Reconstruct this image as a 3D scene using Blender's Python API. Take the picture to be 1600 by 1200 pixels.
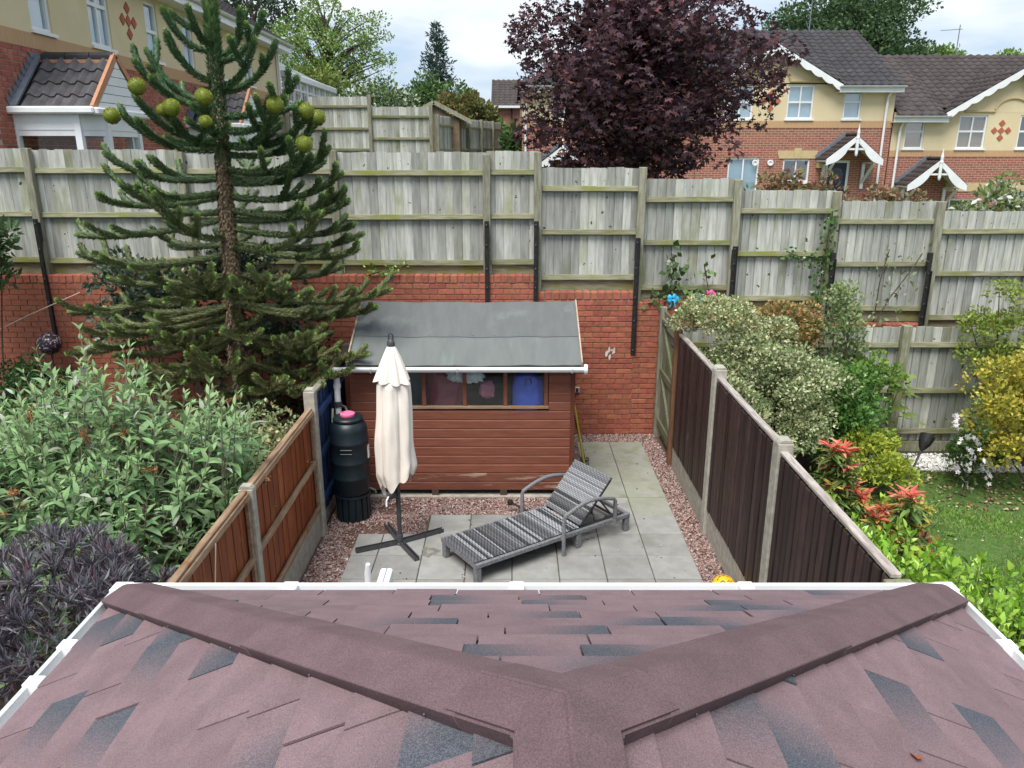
import bpy, bmesh, math, random
import numpy as np
from mathutils import Vector, Matrix
random.seed(7); RNG = np.random.default_rng(7)
R = math.radians
scene = bpy.context.scene
for o in list(bpy.data.objects): bpy.data.objects.remove(o)

# ---------------------------------------------------------------- camera
cam = bpy.data.cameras.new('camera'); camo = bpy.data.objects.new('camera', cam)
scene.collection.objects.link(camo); scene.camera = camo
cam.sensor_width = 36; cam.lens = 27.0; cam.clip_start = .05; cam.clip_end = 3000
camo.location = (0, 0, 3.88); camo.rotation_euler = (R(90 - 16.7), 0, 0)
scene.render.resolution_x = 1024; scene.render.resolution_y = 768
# ---------------------------------------------------------------- sky
SUN_EL, SUN_AZ = R(62), R(205)          # compass-like azimuth, from +Y clockwise
world = bpy.data.worlds.new('World'); scene.world = world; world.use_nodes = True
wn = world.node_tree; wn.nodes.clear()
def wnode(t, **k):
    n = wn.nodes.new(t)
    for a, b in k.items(): setattr(n, a, b)
    return n
wo = wnode('ShaderNodeOutputWorld'); bg = wnode('ShaderNodeBackground'); bg.inputs[1].default_value = .1
sky = wnode('ShaderNodeTexSky', sky_type='NISHITA', sun_disc=False, sun_elevation=SUN_EL, sun_rotation=SUN_AZ, dust_density=2.0)
tc = wnode('ShaderNodeTexCoord'); mp = wnode('ShaderNodeMapping'); mp.inputs['Scale'].default_value = (1.6, 1.6, 5.5)
nz = wnode('ShaderNodeTexNoise'); nz.inputs['Scale'].default_value = 2.1; nz.inputs['Detail'].default_value = 5; nz.inputs['Roughness'].default_value = .52
rp = wnode('ShaderNodeValToRGB'); rp.color_ramp.elements[0].position = .40; rp.color_ramp.elements[0].color = (2.05, 2.65, 3.45, 1)
rp.color_ramp.elements[1].position = .62; rp.color_ramp.elements[1].color = (4.05, 4.2, 4.3, 1)
mx = wnode('ShaderNodeMix', data_type='RGBA'); mx.inputs[0].default_value = .86
L = wn.links.new
L(tc.outputs['Generated'], mp.inputs[0]); L(mp.outputs[0], nz.inputs['Vector']); L(nz.outputs['Fac'], rp.inputs[0])
L(sky.outputs[0], mx.inputs[6]); L(rp.outputs[0], mx.inputs[7]); L(mx.outputs[2], bg.inputs[0]); L(bg.outputs[0], wo.inputs[0])
# ---------------------------------------------------------------- sun behind thin cloud
sl = bpy.data.lights.new('sun', 'SUN'); sl.energy = 2.0; sl.angle = R(35); sl.color = (1, .97, .92)
so = bpy.data.objects.new('sun', sl); scene.collection.objects.link(so)
sd = Vector((math.sin(SUN_AZ) * math.cos(SUN_EL), math.cos(SUN_AZ) * math.cos(SUN_EL), math.sin(SUN_EL)))
so.rotation_euler = sd.to_track_quat('Z', 'Y').to_euler(); so.location = (0, -20, 40)
scene.view_settings.view_transform = 'Standard'; scene.view_settings.look = 'None'
scene.view_settings.gamma = 1; scene.view_settings.use_curve_mapping = False
scene.view_settings.exposure = 1.35

# ================================================================ helpers
C = scene.collection
WM = {}
def link(o, parent=None, world=True):
    C.objects.link(o)
    if parent is None: WM[o.name] = o.matrix_basis.copy()
    else:
        o.parent = parent
        if world:
            WM[o.name] = o.matrix_basis.copy(); o.matrix_parent_inverse = WM[parent.name].inverted()
        else: WM[o.name] = WM[parent.name] @ o.matrix_basis
    return o
def tag(o, label=None, cat=None, group=None, kind=None):
    if label: o['label'] = label
    if cat: o['category'] = cat
    if group: o['group'] = group
    if kind: o['kind'] = kind
    return o
def thing(name, label, cat, loc=(0, 0, 0), rz=0, group=None):
    o = bpy.data.objects.new(name, None); o.empty_display_size = .1
    o.location = loc; o.rotation_euler = (0, 0, rz); link(o)
    return tag(o, label, cat, group)
def mesh(name, V, F, mat=None, smooth=False, col=None, mats=None, mi=None):
    m = bpy.data.meshes.new(name)
    if isinstance(F, np.ndarray):
        V = np.asarray(V, dtype=np.float32); n, k = F.shape
        m.vertices.add(len(V)); m.vertices.foreach_set('co', V.ravel())
        m.loops.add(n * k); m.loops.foreach_set('vertex_index', F.astype(np.int32).ravel())
        m.polygons.add(n); m.polygons.foreach_set('loop_start', np.arange(0, n * k, k, dtype=np.int32))
        m.update(calc_edges=True); m.validate()
    else: m.from_pydata([tuple(v) for v in V], [], F)
    if mat is not None: m.materials.append(mat)
    if smooth: m.polygons.foreach_set('use_smooth', [True] * len(m.polygons))
    if col is not None:
        a = m.color_attributes.new('Col', 'FLOAT_COLOR', 'POINT')
        c4 = np.ones((len(m.vertices), 4), np.float32); c4[:, :3] = np.asarray(col); a.data.foreach_set('color', c4.ravel())
    m.update(); return m
def put(name, me, parent=None, loc=(0, 0, 0), rot=(0, 0, 0), scale=(1, 1, 1), world=True, mat=None):
    o = bpy.data.objects.new(name, me); o.location = loc; o.rotation_euler = rot; o.scale = scale
    link(o, parent, world)
    return o
def putm(name, me, parent, M4, world=True):
    o = bpy.data.objects.new(name, me); o.matrix_basis = M4; link(o, parent, world); return o
_bc = {}
def boxm(s, mat, b=0.0, seg=1):
    """box mesh centred at its own origin, bevelled, shared between alike pieces"""
    k = (tuple(round(x, 4) for x in s), mat.name, b, seg)
    if k in _bc: return _bc[k]
    bm = bmesh.new(); bmesh.ops.create_cube(bm, size=1)
    for v in bm.verts: v.co = Vector((v.co.x * s[0], v.co.y * s[1], v.co.z * s[2]))
    if b > 0: bmesh.ops.bevel(bm, geom=list(bm.edges), offset=b, segments=seg, affect='EDGES', profile=.5)
    m = bpy.data.meshes.new('box'); bm.to_mesh(m); bm.free(); m.materials.append(mat); _bc[k] = m
    return m
def box(name, parent, lo, hi, mat, b=0.0, world=True, rot=(0, 0, 0)):
    s = [hi[i] - lo[i] for i in range(3)]; c = [(hi[i] + lo[i]) / 2 for i in range(3)]
    return put(name, boxm(s, mat, b), parent, c, rot, world=world)
class MB:
    """collects shapes into one mesh"""
    def __init__(s): s.V = []; s.F = []
    def add(s, V, F):
        n = len(s.V); s.V += [tuple(v) for v in V]; s.F += [tuple(i + n for i in f) for f in F]; return s
    def box(s, lo, hi, M4=None):
        x0, y0, z0 = lo; x1, y1, z1 = hi
        V = [Vector(p) for p in ((x0,y0,z0),(x1,y0,z0),(x1,y1,z0),(x0,y1,z0),(x0,y0,z1),(x1,y0,z1),(x1,y1,z1),(x0,y1,z1))]
        if M4 is not None: V = [M4 @ v for v in V]
        return s.add(V, [(0,3,2,1),(4,5,6,7),(0,1,5,4),(1,2,6,5),(2,3,7,6),(3,0,4,7)])
    def bar(s, a, b, w, h=None, up=(0, 0, 1)):
        a, b = Vector(a), Vector(b); d = (b - a); l = d.length; d.normalize(); up = Vector(up)
        if abs(d.dot(up)) > .98: up = Vector((1, 0, 0))
        x = d.cross(up).normalized(); z = x.cross(d); h = h or w
        M4 = Matrix((x, d, z)).transposed().to_4x4(); M4.translation = a
        return s.box((-w/2, 0, -h/2), (w/2, l, h/2), M4)
    def tube(s, pts, r, n=8, cap=True):
        pts = [Vector(p) for p in pts]; rs = r if isinstance(r, (list, tuple)) else [r] * len(pts)
        V = []; px = None
        for i, p in enumerate(pts):
            d = (pts[min(i+1, len(pts)-1)] - pts[max(i-1, 0)]).normalized()
            ref = px if px is not None else (Vector((0,0,1)) if abs(d.z) < .9 else Vector((1,0,0)))
            x = (ref - d * ref.dot(d)).normalized(); px = x; y = d.cross(x)
            for k in range(n):
                a = 2 * math.pi * k / n; V.append(p + (x * math.cos(a) + y * math.sin(a)) * rs[i])
        F = [(i*n+k, i*n+(k+1) % n, (i+1)*n+(k+1) % n, (i+1)*n+k) for i in range(len(pts)-1) for k in range(n)]
        if cap: F += [tuple(range(n-1, -1, -1)), tuple((len(pts)-1)*n+k for k in range(n))]
        return s.add(V, F)
    def lathe(s, prof, n=24, c=(0, 0, 0)):
        V = [(c[0]+r*math.cos(2*math.pi*k/n), c[1]+r*math.sin(2*math.pi*k/n), c[2]+z) for r, z in prof for k in range(n)]
        F = [(i*n+k, i*n+(k+1) % n, (i+1)*n+(k+1) % n, (i+1)*n+k) for i in range(len(prof)-1) for k in range(n)]
        F += [tuple(range(n-1, -1, -1)), tuple((len(prof)-1)*n+k for k in range(n))]
        return s.add(V, F)
    def prism(s, poly, y0, y1, M4=None):
        """polygon in x,z extruded along y"""
        n = len(poly); V = [Vector((x, y0, z)) for x, z in poly] + [Vector((x, y1, z)) for x, z in poly]
        if M4 is not None: V = [M4 @ v for v in V]
        return s.add(V, [tuple(range(n)), tuple(range(2*n-1, n-1, -1))] + [(i, i+n, (i+1) % n+n, (i+1) % n) for i in range(n)])
    def build(s, name, mat, parent=None, world=True, smooth=False, bevel=0, loc=(0, 0, 0), rot=(0, 0, 0)):
        m = mesh(name, s.V, s.F, mat)
        bm = bmesh.new(); bm.from_mesh(m); bmesh.ops.recalc_face_normals(bm, faces=bm.faces)
        if bevel: bmesh.ops.bevel(bm, geom=list(bm.edges), offset=bevel, segments=1, affect='EDGES')
        bm.to_mesh(m); bm.free()
        if smooth:
            m.polygons.foreach_set('use_smooth', [True] * len(m.polygons))
            try: m.set_sharp_from_angle(angle=R(40))
            except Exception: pass
        return put(name, m, parent, loc, rot, world=world)

# ================================================================ materials
def mat(name, c1, c2=None, rough=.8, scale=8, stretch=(1, 1, 1), detail=5, rand=.0, bump=.0, bscale=None, spec=.3,
        c3=None, c3scale=2.0, c3lo=.55, c3hi=.7, c3st=None, metal=0, lo=.3, hi=.7, randhue=0, coords='Object', bdist=.01, c4=None, c4scale=30, c4lo=.72, c4hi=.76):
    m = bpy.data.materials.new(name); m.use_nodes = True; t = m.node_tree; N = t.nodes; lk = t.links.new
    p = N['Principled BSDF']; p.inputs['Roughness'].default_value = rough; p.inputs['Specular IOR Level'].default_value = spec
    p.inputs['Metallic'].default_value = metal
    tcn = N.new('ShaderNodeTexCoord'); oi = N.new('ShaderNodeObjectInfo')
    mul = N.new('ShaderNodeVectorMath'); mul.operation = 'SCALE'; mul.inputs[0].default_value = (37.1, 51.7, 23.3); lk(oi.outputs['Random'], mul.inputs['Scale'])
    ad = N.new('ShaderNodeVectorMath'); ad.operation = 'ADD'; lk(tcn.outputs[coords], ad.inputs[0]); lk(mul.outputs[0], ad.inputs[1])
    mpn = N.new('ShaderNodeMapping'); mpn.inputs['Scale'].default_value = stretch; lk(ad.outputs[0], mpn.inputs[0])
    def noise(sc, vec, det=detail):
        n = N.new('ShaderNodeTexNoise'); n.inputs['Scale'].default_value = sc; n.inputs['Detail'].default_value = det; n.inputs['Roughness'].default_value = .6
        lk(vec, n.inputs['Vector']); return n
    def maprange(v, a, b):
        r = N.new('ShaderNodeMapRange'); r.interpolation_type = 'SMOOTHSTEP'; r.inputs[1].default_value = a; r.inputs[2].default_value = b; lk(v, r.inputs[0]); return r.outputs[0]
    def mixc(f, a, b):
        x = N.new('ShaderNodeMix'); x.data_type = 'RGBA'; lk(f, x.inputs[0])
        for s, v in ((6, a), (7, b)):
            if isinstance(v, tuple): x.inputs[s].default_value = (*v[:3], 1)
            else: lk(v, x.inputs[s])
        return x.outputs[2]
    n1 = noise(scale, mpn.outputs[0]); out = c1
    if c2 is not None: out = mixc(maprange(n1.outputs['Fac'], lo, hi), c1, c2)
    if c3 is not None:
        v3 = ad.outputs[0]
        if c3st: m3 = N.new('ShaderNodeMapping'); m3.inputs['Scale'].default_value = c3st; lk(ad.outputs[0], m3.inputs[0]); v3 = m3.outputs[0]
        out = mixc(maprange(noise(c3scale, v3, 6).outputs['Fac'], c3lo, c3hi), out, c3)
    if c4 is not None: out = mixc(maprange(noise(c4scale, ad.outputs[0], 2).outputs['Fac'], c4lo, c4hi), out, c4)
    if rand or randhue:
        h = N.new('ShaderNodeHueSaturation')
        if isinstance(out, tuple): h.inputs['Color'].default_value = (*out[:3], 1)
        else: lk(out, h.inputs['Color'])
        r = N.new('ShaderNodeMapRange'); r.inputs[3].default_value = 1 - rand; r.inputs[4].default_value = 1 + rand; lk(oi.outputs['Random'], r.inputs[0]); lk(r.outputs[0], h.inputs['Value'])
        if randhue:
            w = N.new('ShaderNodeTexWhiteNoise'); w.noise_dimensions = '1D'; lk(oi.outputs['Random'], w.inputs['W'])
            r2 = N.new('ShaderNodeMapRange'); r2.inputs[3].default_value = .5 - randhue; r2.inputs[4].default_value = .5 + randhue; lk(w.outputs[0], r2.inputs[0]); lk(r2.outputs[0], h.inputs['Hue'])
        out = h.outputs[0]
    if isinstance(out, tuple): p.inputs['Base Color'].default_value = (*out[:3], 1)
    else: lk(out, p.inputs['Base Color'])
    if bump:
        b = N.new('ShaderNodeBump'); b.inputs['Strength'].default_value = bump; b.inputs['Distance'].default_value = bdist
        nb = n1 if bscale is None else noise(bscale, mpn.outputs[0], 4)
        lk(nb.outputs['Fac'], b.inputs['Height']); lk(b.outputs[0], p.inputs['Normal'])
    return m
WHITE = mat('white_plastic', (.78, .79, .8), (.7, .71, .71), rough=.35, scale=3, spec=.5)
DARKMETAL = mat('dark_metal', (.035, .037, .042), (.06, .06, .065), rough=.45, scale=20, spec=.5)
BLACKBAR = mat('black_painted_steel', (.012, .012, .014), (.03, .028, .026), rough=.5, scale=25)
CONC = mat('concrete', (.43, .4, .34), (.3, .28, .23), rough=.9, scale=14, rand=.08, bump=.4, bscale=90, c3=(.25, .25, .16), c3scale=3, c3lo=.58, c3hi=.8)
FBOARD = mat('weathered_fence_board', (.47, .475, .44), (.305, .31, .275), rough=.9, scale=9, stretch=(2.6, 2.6, .3), rand=.3, randhue=.015, bump=.5,
             c3=(.23, .24, .125), c3scale=1.2, c3lo=.5, c3hi=.78, c3st=(2, 2, .8), c4=(.06, .05, .04), c4scale=12, c4lo=.695, c4hi=.73)
FPOST = mat('weathered_fence_post', (.31, .3, .235), (.17, .165, .11), rough=.9, scale=9, stretch=(4, 4, .5), rand=.14, bump=.5, c3=(.14, .15, .055), c3scale=1.6, c3lo=.5, c3hi=.72)
FRAIL = mat('mossy_fence_rail', (.27, .26, .18), (.15, .15, .08), rough=.9, scale=8, stretch=(.5, 4, 4), rand=.14, bump=.5, c3=(.17, .18, .05), c3scale=2.2, c3lo=.48, c3hi=.66)
OBOARD = mat('orange_stained_board', (.27, .072, .022), (.16, .04, .013), rough=.6, scale=7, stretch=(5, 5, .45), rand=.15, bump=.3, c3=(.33, .11, .04), c3scale=2)
ORAIL = mat('bare_fence_rail', (.33, .23, .15), (.2, .12, .07), rough=.85, scale=8, stretch=(4, .5, 4), rand=.12, bump=.4, c3=(.22, .09, .035), c3scale=5, c3lo=.58, c3hi=.68)
BROWN = mat('dark_brown_board', (.05, .029, .025), (.026, .015, .014), rough=.55, scale=9, stretch=(5, 5, .5), rand=.45, bump=.4, c3=(.085, .055, .048), c3scale=5, c3lo=.62, c3hi=.78)
CAPR = mat('grey_cap_rail', (.42, .38, .34), (.24, .2, .18), rough=.85, scale=9, stretch=(4, .6, 4), rand=.1, bump=.4)
BLUEB = mat('blue_painted_board', (.022, .055, .15), (.016, .04, .11), rough=.6, scale=9, stretch=(5, 5, .5), rand=.15, bump=.3)
BRICK = mat('red_brick', (.38, .125, .075), (.275, .086, .054), rough=.85, scale=18, rand=.16, randhue=.008, bump=.4, bscale=60, c3=(.4, .17, .115), c3scale=9, c3lo=.6, c3hi=.8)
MORTAR = mat('wall_mortar', (.24, .16, .13), (.17, .115, .09), rough=.95, scale=30)
SLAB = mat('grey_paving_slab', (.285, .283, .268), (.225, .223, .21), rough=.9, scale=5, rand=.12, bump=.25, bscale=120, c3=(.19, .19, .165), c3scale=2.6, c3lo=.46, c3hi=.75, c4=(.14, .13, .11), c4scale=22, c4lo=.7, c4hi=.78)
MOSSLAB = mat('mossy_paving_slab', (.28, .28, .245), (.235, .24, .185), rough=.9, scale=5, rand=.1, bump=.25, bscale=120, c3=(.18, .195, .115), c3scale=3.5, c3lo=.48, c3hi=.75, c4=(.09, .09, .06), c4scale=20, c4lo=.68, c4hi=.76)
SOIL = mat('soil', (.075, .05, .036), (.04, .028, .02), rough=1, scale=25, bump=.6)
LAWNM = mat('lawn_soil', (.085, .15, .035), (.055, .1, .025), rough=1, scale=12, bump=.6)
TERR = mat('rough_grass_ground', (.06, .1, .025), (.1, .1, .05), rough=1, scale=.6)
SHED = mat('shed_stain', (.215, .074, .044), (.165, .056, .034), rough=.6, scale=8, stretch=(.5, 4, 4), rand=.09, bump=.3, c4=(.08, .022, .014), c4scale=9, c4lo=.73, c4hi=.78)
SHEDP = mat('peeling_shed_stain', (.18, .064, .04), (.132, .046, .03), rough=.75, scale=8, stretch=(.5, 4, 4), rand=.08, bump=.4, c3=(.32, .22, .15), c3scale=5, c3lo=.57, c3hi=.64, c3st=(.35, 1, 4))
FELT = mat('green_roof_felt', (.15, .163, .156), (.132, .142, .136), rough=.95, scale=3, stretch=(3, .7, .7), rand=.05, bump=.5, bscale=250, c3=(.172, .2, .185), c3scale=2.2, c3lo=.5, c3hi=.8, c3st=(2.5, .5, .5))
FELT2 = mat('grey_roof_felt', (.138, .145, .145), (.118, .125, .125), rough=.95, scale=3, stretch=(3, .7, .7), bump=.5, bscale=250, c3=(.16, .172, .168), c3scale=2.2)
CANVAS = mat('cream_canvas', (.8, .725, .64), (.76, .685, .6), rough=.9, scale=6, bump=.15, bscale=300)
BUTT = mat('dark_green_plastic', (.007, .015, .02), (.01, .02, .026), rough=.42, scale=5, spec=.45)
PINK = mat('pink_plastic', (.75, .16, .3), rough=.45)
TREEB = mat('tree_bark', (.1, .075, .055), (.055, .042, .032), rough=.95, scale=14, stretch=(3, 3, .6), bump=.6)
GREYB = mat('grey_tree_bark', (.2, .18, .15), (.12, .105, .09), rough=.95, scale=14, stretch=(2, 2, .6), bump=.5)
CREAM = mat('cream_render', (.68, .57, .37), (.63, .52, .33), rough=.95, scale=1.5, bump=.2, bscale=60, c3=(.6, .5, .33), c3scale=.8, c3lo=.5, c3hi=.8)
BUFF = mat('buff_band', (.52, .33, .18), (.44, .27, .145), rough=.9, scale=9, stretch=(6, 1, .5), bump=.2)
BUFFS = mat('buff_stone', (.55, .43, .24), (.48, .37, .2), rough=.9, scale=6)
TERRA = mat('terracotta_tile', (.42, .13, .075), (.36, .11, .06), rough=.85, scale=9, rand=.1)
RTILE = mat('dark_roof_tile', (.052, .05, .055), (.032, .03, .034), rough=.75, scale=2.5, rand=.1, c3=(.085, .075, .06), c3scale=3.5, c3lo=.55, c3hi=.75)
RTILE2 = mat('brown_roof_tile', (.068, .055, .054), (.042, .034, .034), rough=.75, scale=2, rand=.1, c3=(.1, .085, .06), c3scale=3, c3lo=.55, c3hi=.75)
LEAD = mat('lead_flashing', (.2, .22, .26), (.14, .155, .185), rough=.55, scale=6, metal=.2)
RIDGEM = mat('mossy_ridge_tile', (.16, .12, .075), (.1, .075, .05), rough=.9, scale=5)
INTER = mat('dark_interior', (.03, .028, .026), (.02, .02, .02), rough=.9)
def brickmat(name, c1, c2, cm):
    m = bpy.data.materials.new(name); m.use_nodes = True; t = m.node_tree; N = t.nodes; lk = t.links.new; p = N['Principled BSDF']
    tcn = N.new('ShaderNodeTexCoord'); sp = N.new('ShaderNodeSeparateXYZ'); cb = N.new('ShaderNodeCombineXYZ')
    lk(tcn.outputs['Object'], sp.inputs[0]); lk(sp.outputs[0], cb.inputs[0]); lk(sp.outputs[2], cb.inputs[1])
    b = N.new('ShaderNodeTexBrick'); b.inputs['Scale'].default_value = 1; b.inputs['Brick Width'].default_value = .225; b.inputs['Row Height'].default_value = .075
    b.inputs['Mortar Size'].default_value = .007; b.inputs['Color1'].default_value = (*c1, 1); b.inputs['Color2'].default_value = (*c2, 1); b.inputs['Mortar'].default_value = (*cm, 1)
    lk(cb.outputs[0], b.inputs['Vector']); lk(b.outputs['Color'], p.inputs['Base Color']); p.inputs['Roughness'].default_value = .9
    bp = N.new('ShaderNodeBump'); bp.invert = True; bp.inputs['Distance'].default_value = .01; lk(b.outputs['Fac'], bp.inputs['Height']); lk(bp.outputs[0], p.inputs['Normal'])
    return m
HBRICK = brickmat('house_brick', (.34, .12, .08), (.26, .085, .06), (.5, .38, .3))
def glassmat(name, tint=(.9, .95, .95), refl=.12):
    m = bpy.data.materials.new(name); m.use_nodes = True; t = m.node_tree; N = t.nodes; N.clear()
    o = N.new('ShaderNodeOutputMaterial'); mxn = N.new('ShaderNodeMixShader'); tr = N.new('ShaderNodeBsdfTransparent'); gl = N.new('ShaderNodeBsdfGlossy')
    tr.inputs[0].default_value = (*tint, 1); gl.inputs['Roughness'].default_value = .02; mxn.inputs[0].default_value = refl
    t.links.new(tr.outputs[0], mxn.inputs[1]); t.links.new(gl.outputs[0], mxn.inputs[2]); t.links.new(mxn.outputs[0], o.inputs[0]); return m
GLASS = glassmat('window_glass', refl=.05)
HGLASS = glassmat('house_window_glass', (.85, .92, .95), .3)
NET = mat('net_curtain', (.42, .55, .62), (.36, .48, .56), rough=.9, scale=3)
BLIND = mat('wood_blind', (.32, .22, .13), (.25, .17, .1), rough=.8, scale=14, stretch=(.2, 1, 4))
def leafmat(name, rough=.5, trans=.25, spec=.35):
    m = bpy.data.materials.new(name); m.use_nodes = True; t = m.node_tree; N = t.nodes; lk = t.links.new
    p = N['Principled BSDF']; p.inputs['Roughness'].default_value = rough; p.inputs['Specular IOR Level'].default_value = spec
    a = N.new('ShaderNodeAttribute'); a.attribute_name = 'Col'; lk(a.outputs['Color'], p.inputs['Base Color'])
    tl = N.new('ShaderNodeBsdfTranslucent'); lk(a.outputs['Color'], tl.inputs[0]); mxn = N.new('ShaderNodeMixShader'); mxn.inputs[0].default_value = trans
    o = N['Material Output']; lk(p.outputs[0], mxn.inputs[1]); lk(tl.outputs[0], mxn.inputs[2]); lk(mxn.outputs[0], o.inputs[0]); return m
LEAF = leafmat('leaf', .5, .35); LEAFG = leafmat('glossy_leaf', .32, .18, .5); LEAFD = leafmat('matt_leaf', .8, .25, .15); SCALE = leafmat('spiky_leaf', .5, .05, .35)

# ================================================================ foliage
def norm(a): return a / np.maximum(np.linalg.norm(a, axis=-1, keepdims=True), 1e-9)
def T_lance(w=.16, droop=.12, fold=.05):
    return (np.array([(0,0,0),(.28,w*.85,fold),(.3,0,0),(.28,-w*.85,fold),(.62,w*.75,fold-droop*.3),(.64,0,-droop*.35),(.62,-w*.75,fold-droop*.3),(1,0,-droop)]),
            np.array([(0,2,1),(0,3,2),(1,2,5),(1,5,4),(2,3,6),(2,6,5),(4,5,7),(5,6,7)]))
def T_small(w=.3, droop=.08, fold=.06):
    return (np.array([(0,0,0),(.5,w,fold),(.5,-w,fold),(1,0,-droop)]), np.array([(0,3,1),(0,2,3)]))
def T_star():
    P = [(0,0,0)]; 
    for k in range(11):
        a = -150 + 30*k; r = (.42, .28)[k % 2] if k not in (3, 5, 7) else (.62 if k == 5 else .55)
        if k in (4, 6): r = .26
        P.append((.38 + r*math.cos(R(a)), r*math.sin(R(a)), -.12*r*(k % 2 == 1)))
    P[0] = (.38, 0, .03)
    return np.array(P), np.array([(0, i, i+1) for i in range(1, 11)])
def frames(D, roll=None, flat=0.0):
    """D (n,3) leaf directions -> side and normal vectors; flat pulls the blades towards facing up"""
    n = len(D); D = norm(D); up = RNG.normal(size=(n, 3)); up = norm(up) * (1 - flat) + np.array([0, 0, 1.0]) * flat
    S = norm(np.cross(up, D)); Nn = np.cross(D, S); return D, S, Nn
def leafmesh(P, D, size, T, cols, flat=.5, jit=.12):
    n = len(P); D, S, Nn = frames(np.asarray(D, float), flat=flat); tv, tf = T; k = len(tv)
    size = np.broadcast_to(np.asarray(size, float), (n,)) * RNG.uniform(.7, 1.25, n)
    V = P[:, None, :] + size[:, None, None] * (tv[None, :, 0:1] * D[:, None] + tv[None, :, 1:2] * S[:, None] + tv[None, :, 2:3] * Nn[:, None])
    F = (tf[None] + (np.arange(n) * k)[:, None, None]).reshape(-1, 3)
    cols = np.asarray(cols, float)
    c = cols[RNG.integers(0, len(cols), n)] if len(cols) != n else cols
    c = np.clip(c * RNG.uniform(1 - jit * 2, 1 + jit * 2, (n, 1)) * RNG.uniform(1 - jit * .5, 1 + jit * .5, (n, 3)), 0, 1)
    return V.reshape(-1, 3), F, np.repeat(c, k, axis=0)
def cat(parts):
    V, F, Cc, off = [], [], [], 0
    for v, f, c in parts: V.append(v); F.append(f + off); Cc.append(c); off += len(v)
    return np.vstack(V), np.vstack(F), np.vstack(Cc)
def sphere_dirs(n, zmin=-1):
    z = RNG.uniform(zmin, 1, n); a = RNG.uniform(0, 2*math.pi, n); r = np.sqrt(1 - z*z)
    return np.stack([r*np.cos(a), r*np.sin(a), z], 1)
def blob_leaves(c, rad, nblob, per, size, T, cols, brange=(.22, .4), flat=.4, zmin=-.35, spread=(.45, .85), out=.7, upb=.25, shape=None, xmin=None):
    """leaves on the skins of many small clumps that fill an ellipsoid crown unevenly"""
    c = np.array(c, float); rad = np.array(rad, float)
    d = sphere_dirs(nblob, zmin); f = RNG.uniform(spread[0], spread[1], (nblob, 1))
    if shape is not None: f = f * shape(d)[:, None]
    cen = c + d * f * rad; rb = RNG.uniform(*brange, nblob) * rad.mean()
    ii = np.repeat(np.arange(nblob), per); dd = sphere_dirs(len(ii), -.8)
    rr = rb[ii] * RNG.uniform(.55, 1.1, len(ii)) ** .6
    asp = np.array([1, 1, .7]); P = cen[ii] + dd * rr[:, None] * asp
    D = dd * out + RNG.normal(size=dd.shape) * .45 + np.array([0, 0, upb])
    if xmin is not None: k_ = (P[:, 0] > xmin) | (P[:, 2] > 1.83); P, D = P[k_], D[k_]
    return leafmesh(P, D, size, T, cols, flat=flat), cen
def foliage(name, parent, arr, m, kind=None):
    o = put(name, mesh(name, arr[0], arr[1], m, col=arr[2]), parent)
    if kind: o['kind'] = kind
    return o
def bush(name, label, c, rad, nblob, per, size, T, cols, m=LEAF, group=None, stems=6, catg='shrub', **k):
    base = (c[0], c[1], 0 if c[1] < 10.5 else ground_z(c[0], c[1]))
    t = thing(name, label, catg, base, group=group)
    arr, cen = blob_leaves(c, rad, nblob, per, size, T, cols, **k)
    foliage('foliage', t, arr, m)
    if stems:
        b = MB()
        for i in range(min(stems, len(cen))):
            e = Vector(cen[i * (len(cen) // stems)]); s = Vector(base)
            mid = (s + e) / 2 + Vector((random.uniform(-.06, .06), random.uniform(-.06, .06), .08)); b.tube([s, mid, e], [.018, .012, .006], 5)
        b.build('stem', TREEB, t)
    return t
def tree(name, label, base, crown_c, rad, nblob, per, size, T, cols, trunk_r, bark=TREEB, m=LEAF, limbs=14, group=None, **k):
    t = thing(name, label, 'tree', base, group=group)
    arr, cen = blob_leaves(crown_c, rad, nblob, per, size, T, cols, **k); foliage('crown', t, arr, m)
    base = Vector(base); top = Vector(crown_c) + Vector((0, 0, rad[2] * .55)); b = MB(); n = 7; ax = []
    for i in range(n):
        f = i / (n - 1); ax.append(base.lerp(top, f) + Vector((math.sin(f*5+base.x)*.06*rad[0]*f, math.cos(f*4)*.05*rad[1]*f, 0)))
    b.tube(ax, [trunk_r * (1 - .85 * i / (n - 1)) for i in range(n)], 10); b.build('trunk', bark, t, smooth=True)
    b = MB(); step = max(1, len(cen) // limbs)
    for e in cen[::step]:
        e = Vector(e); h = max(.2, min(.95, (e.z - base.z) / (top.z - base.z) - .22)); s = base.lerp(top, h); i = min(n-2, int(h*(n-1))); s = ax[i].lerp(ax[i+1], h*(n-1)-i)
        mid = s.lerp(e, .5) + Vector((0, 0, .06 * (e - s).length)); r0 = trunk_r * .32
        b.tube([s, mid, e], [r0, r0 * .6, r0 * .2], 6)
    b.build('limbs', bark, t, smooth=True)
    return t

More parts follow.
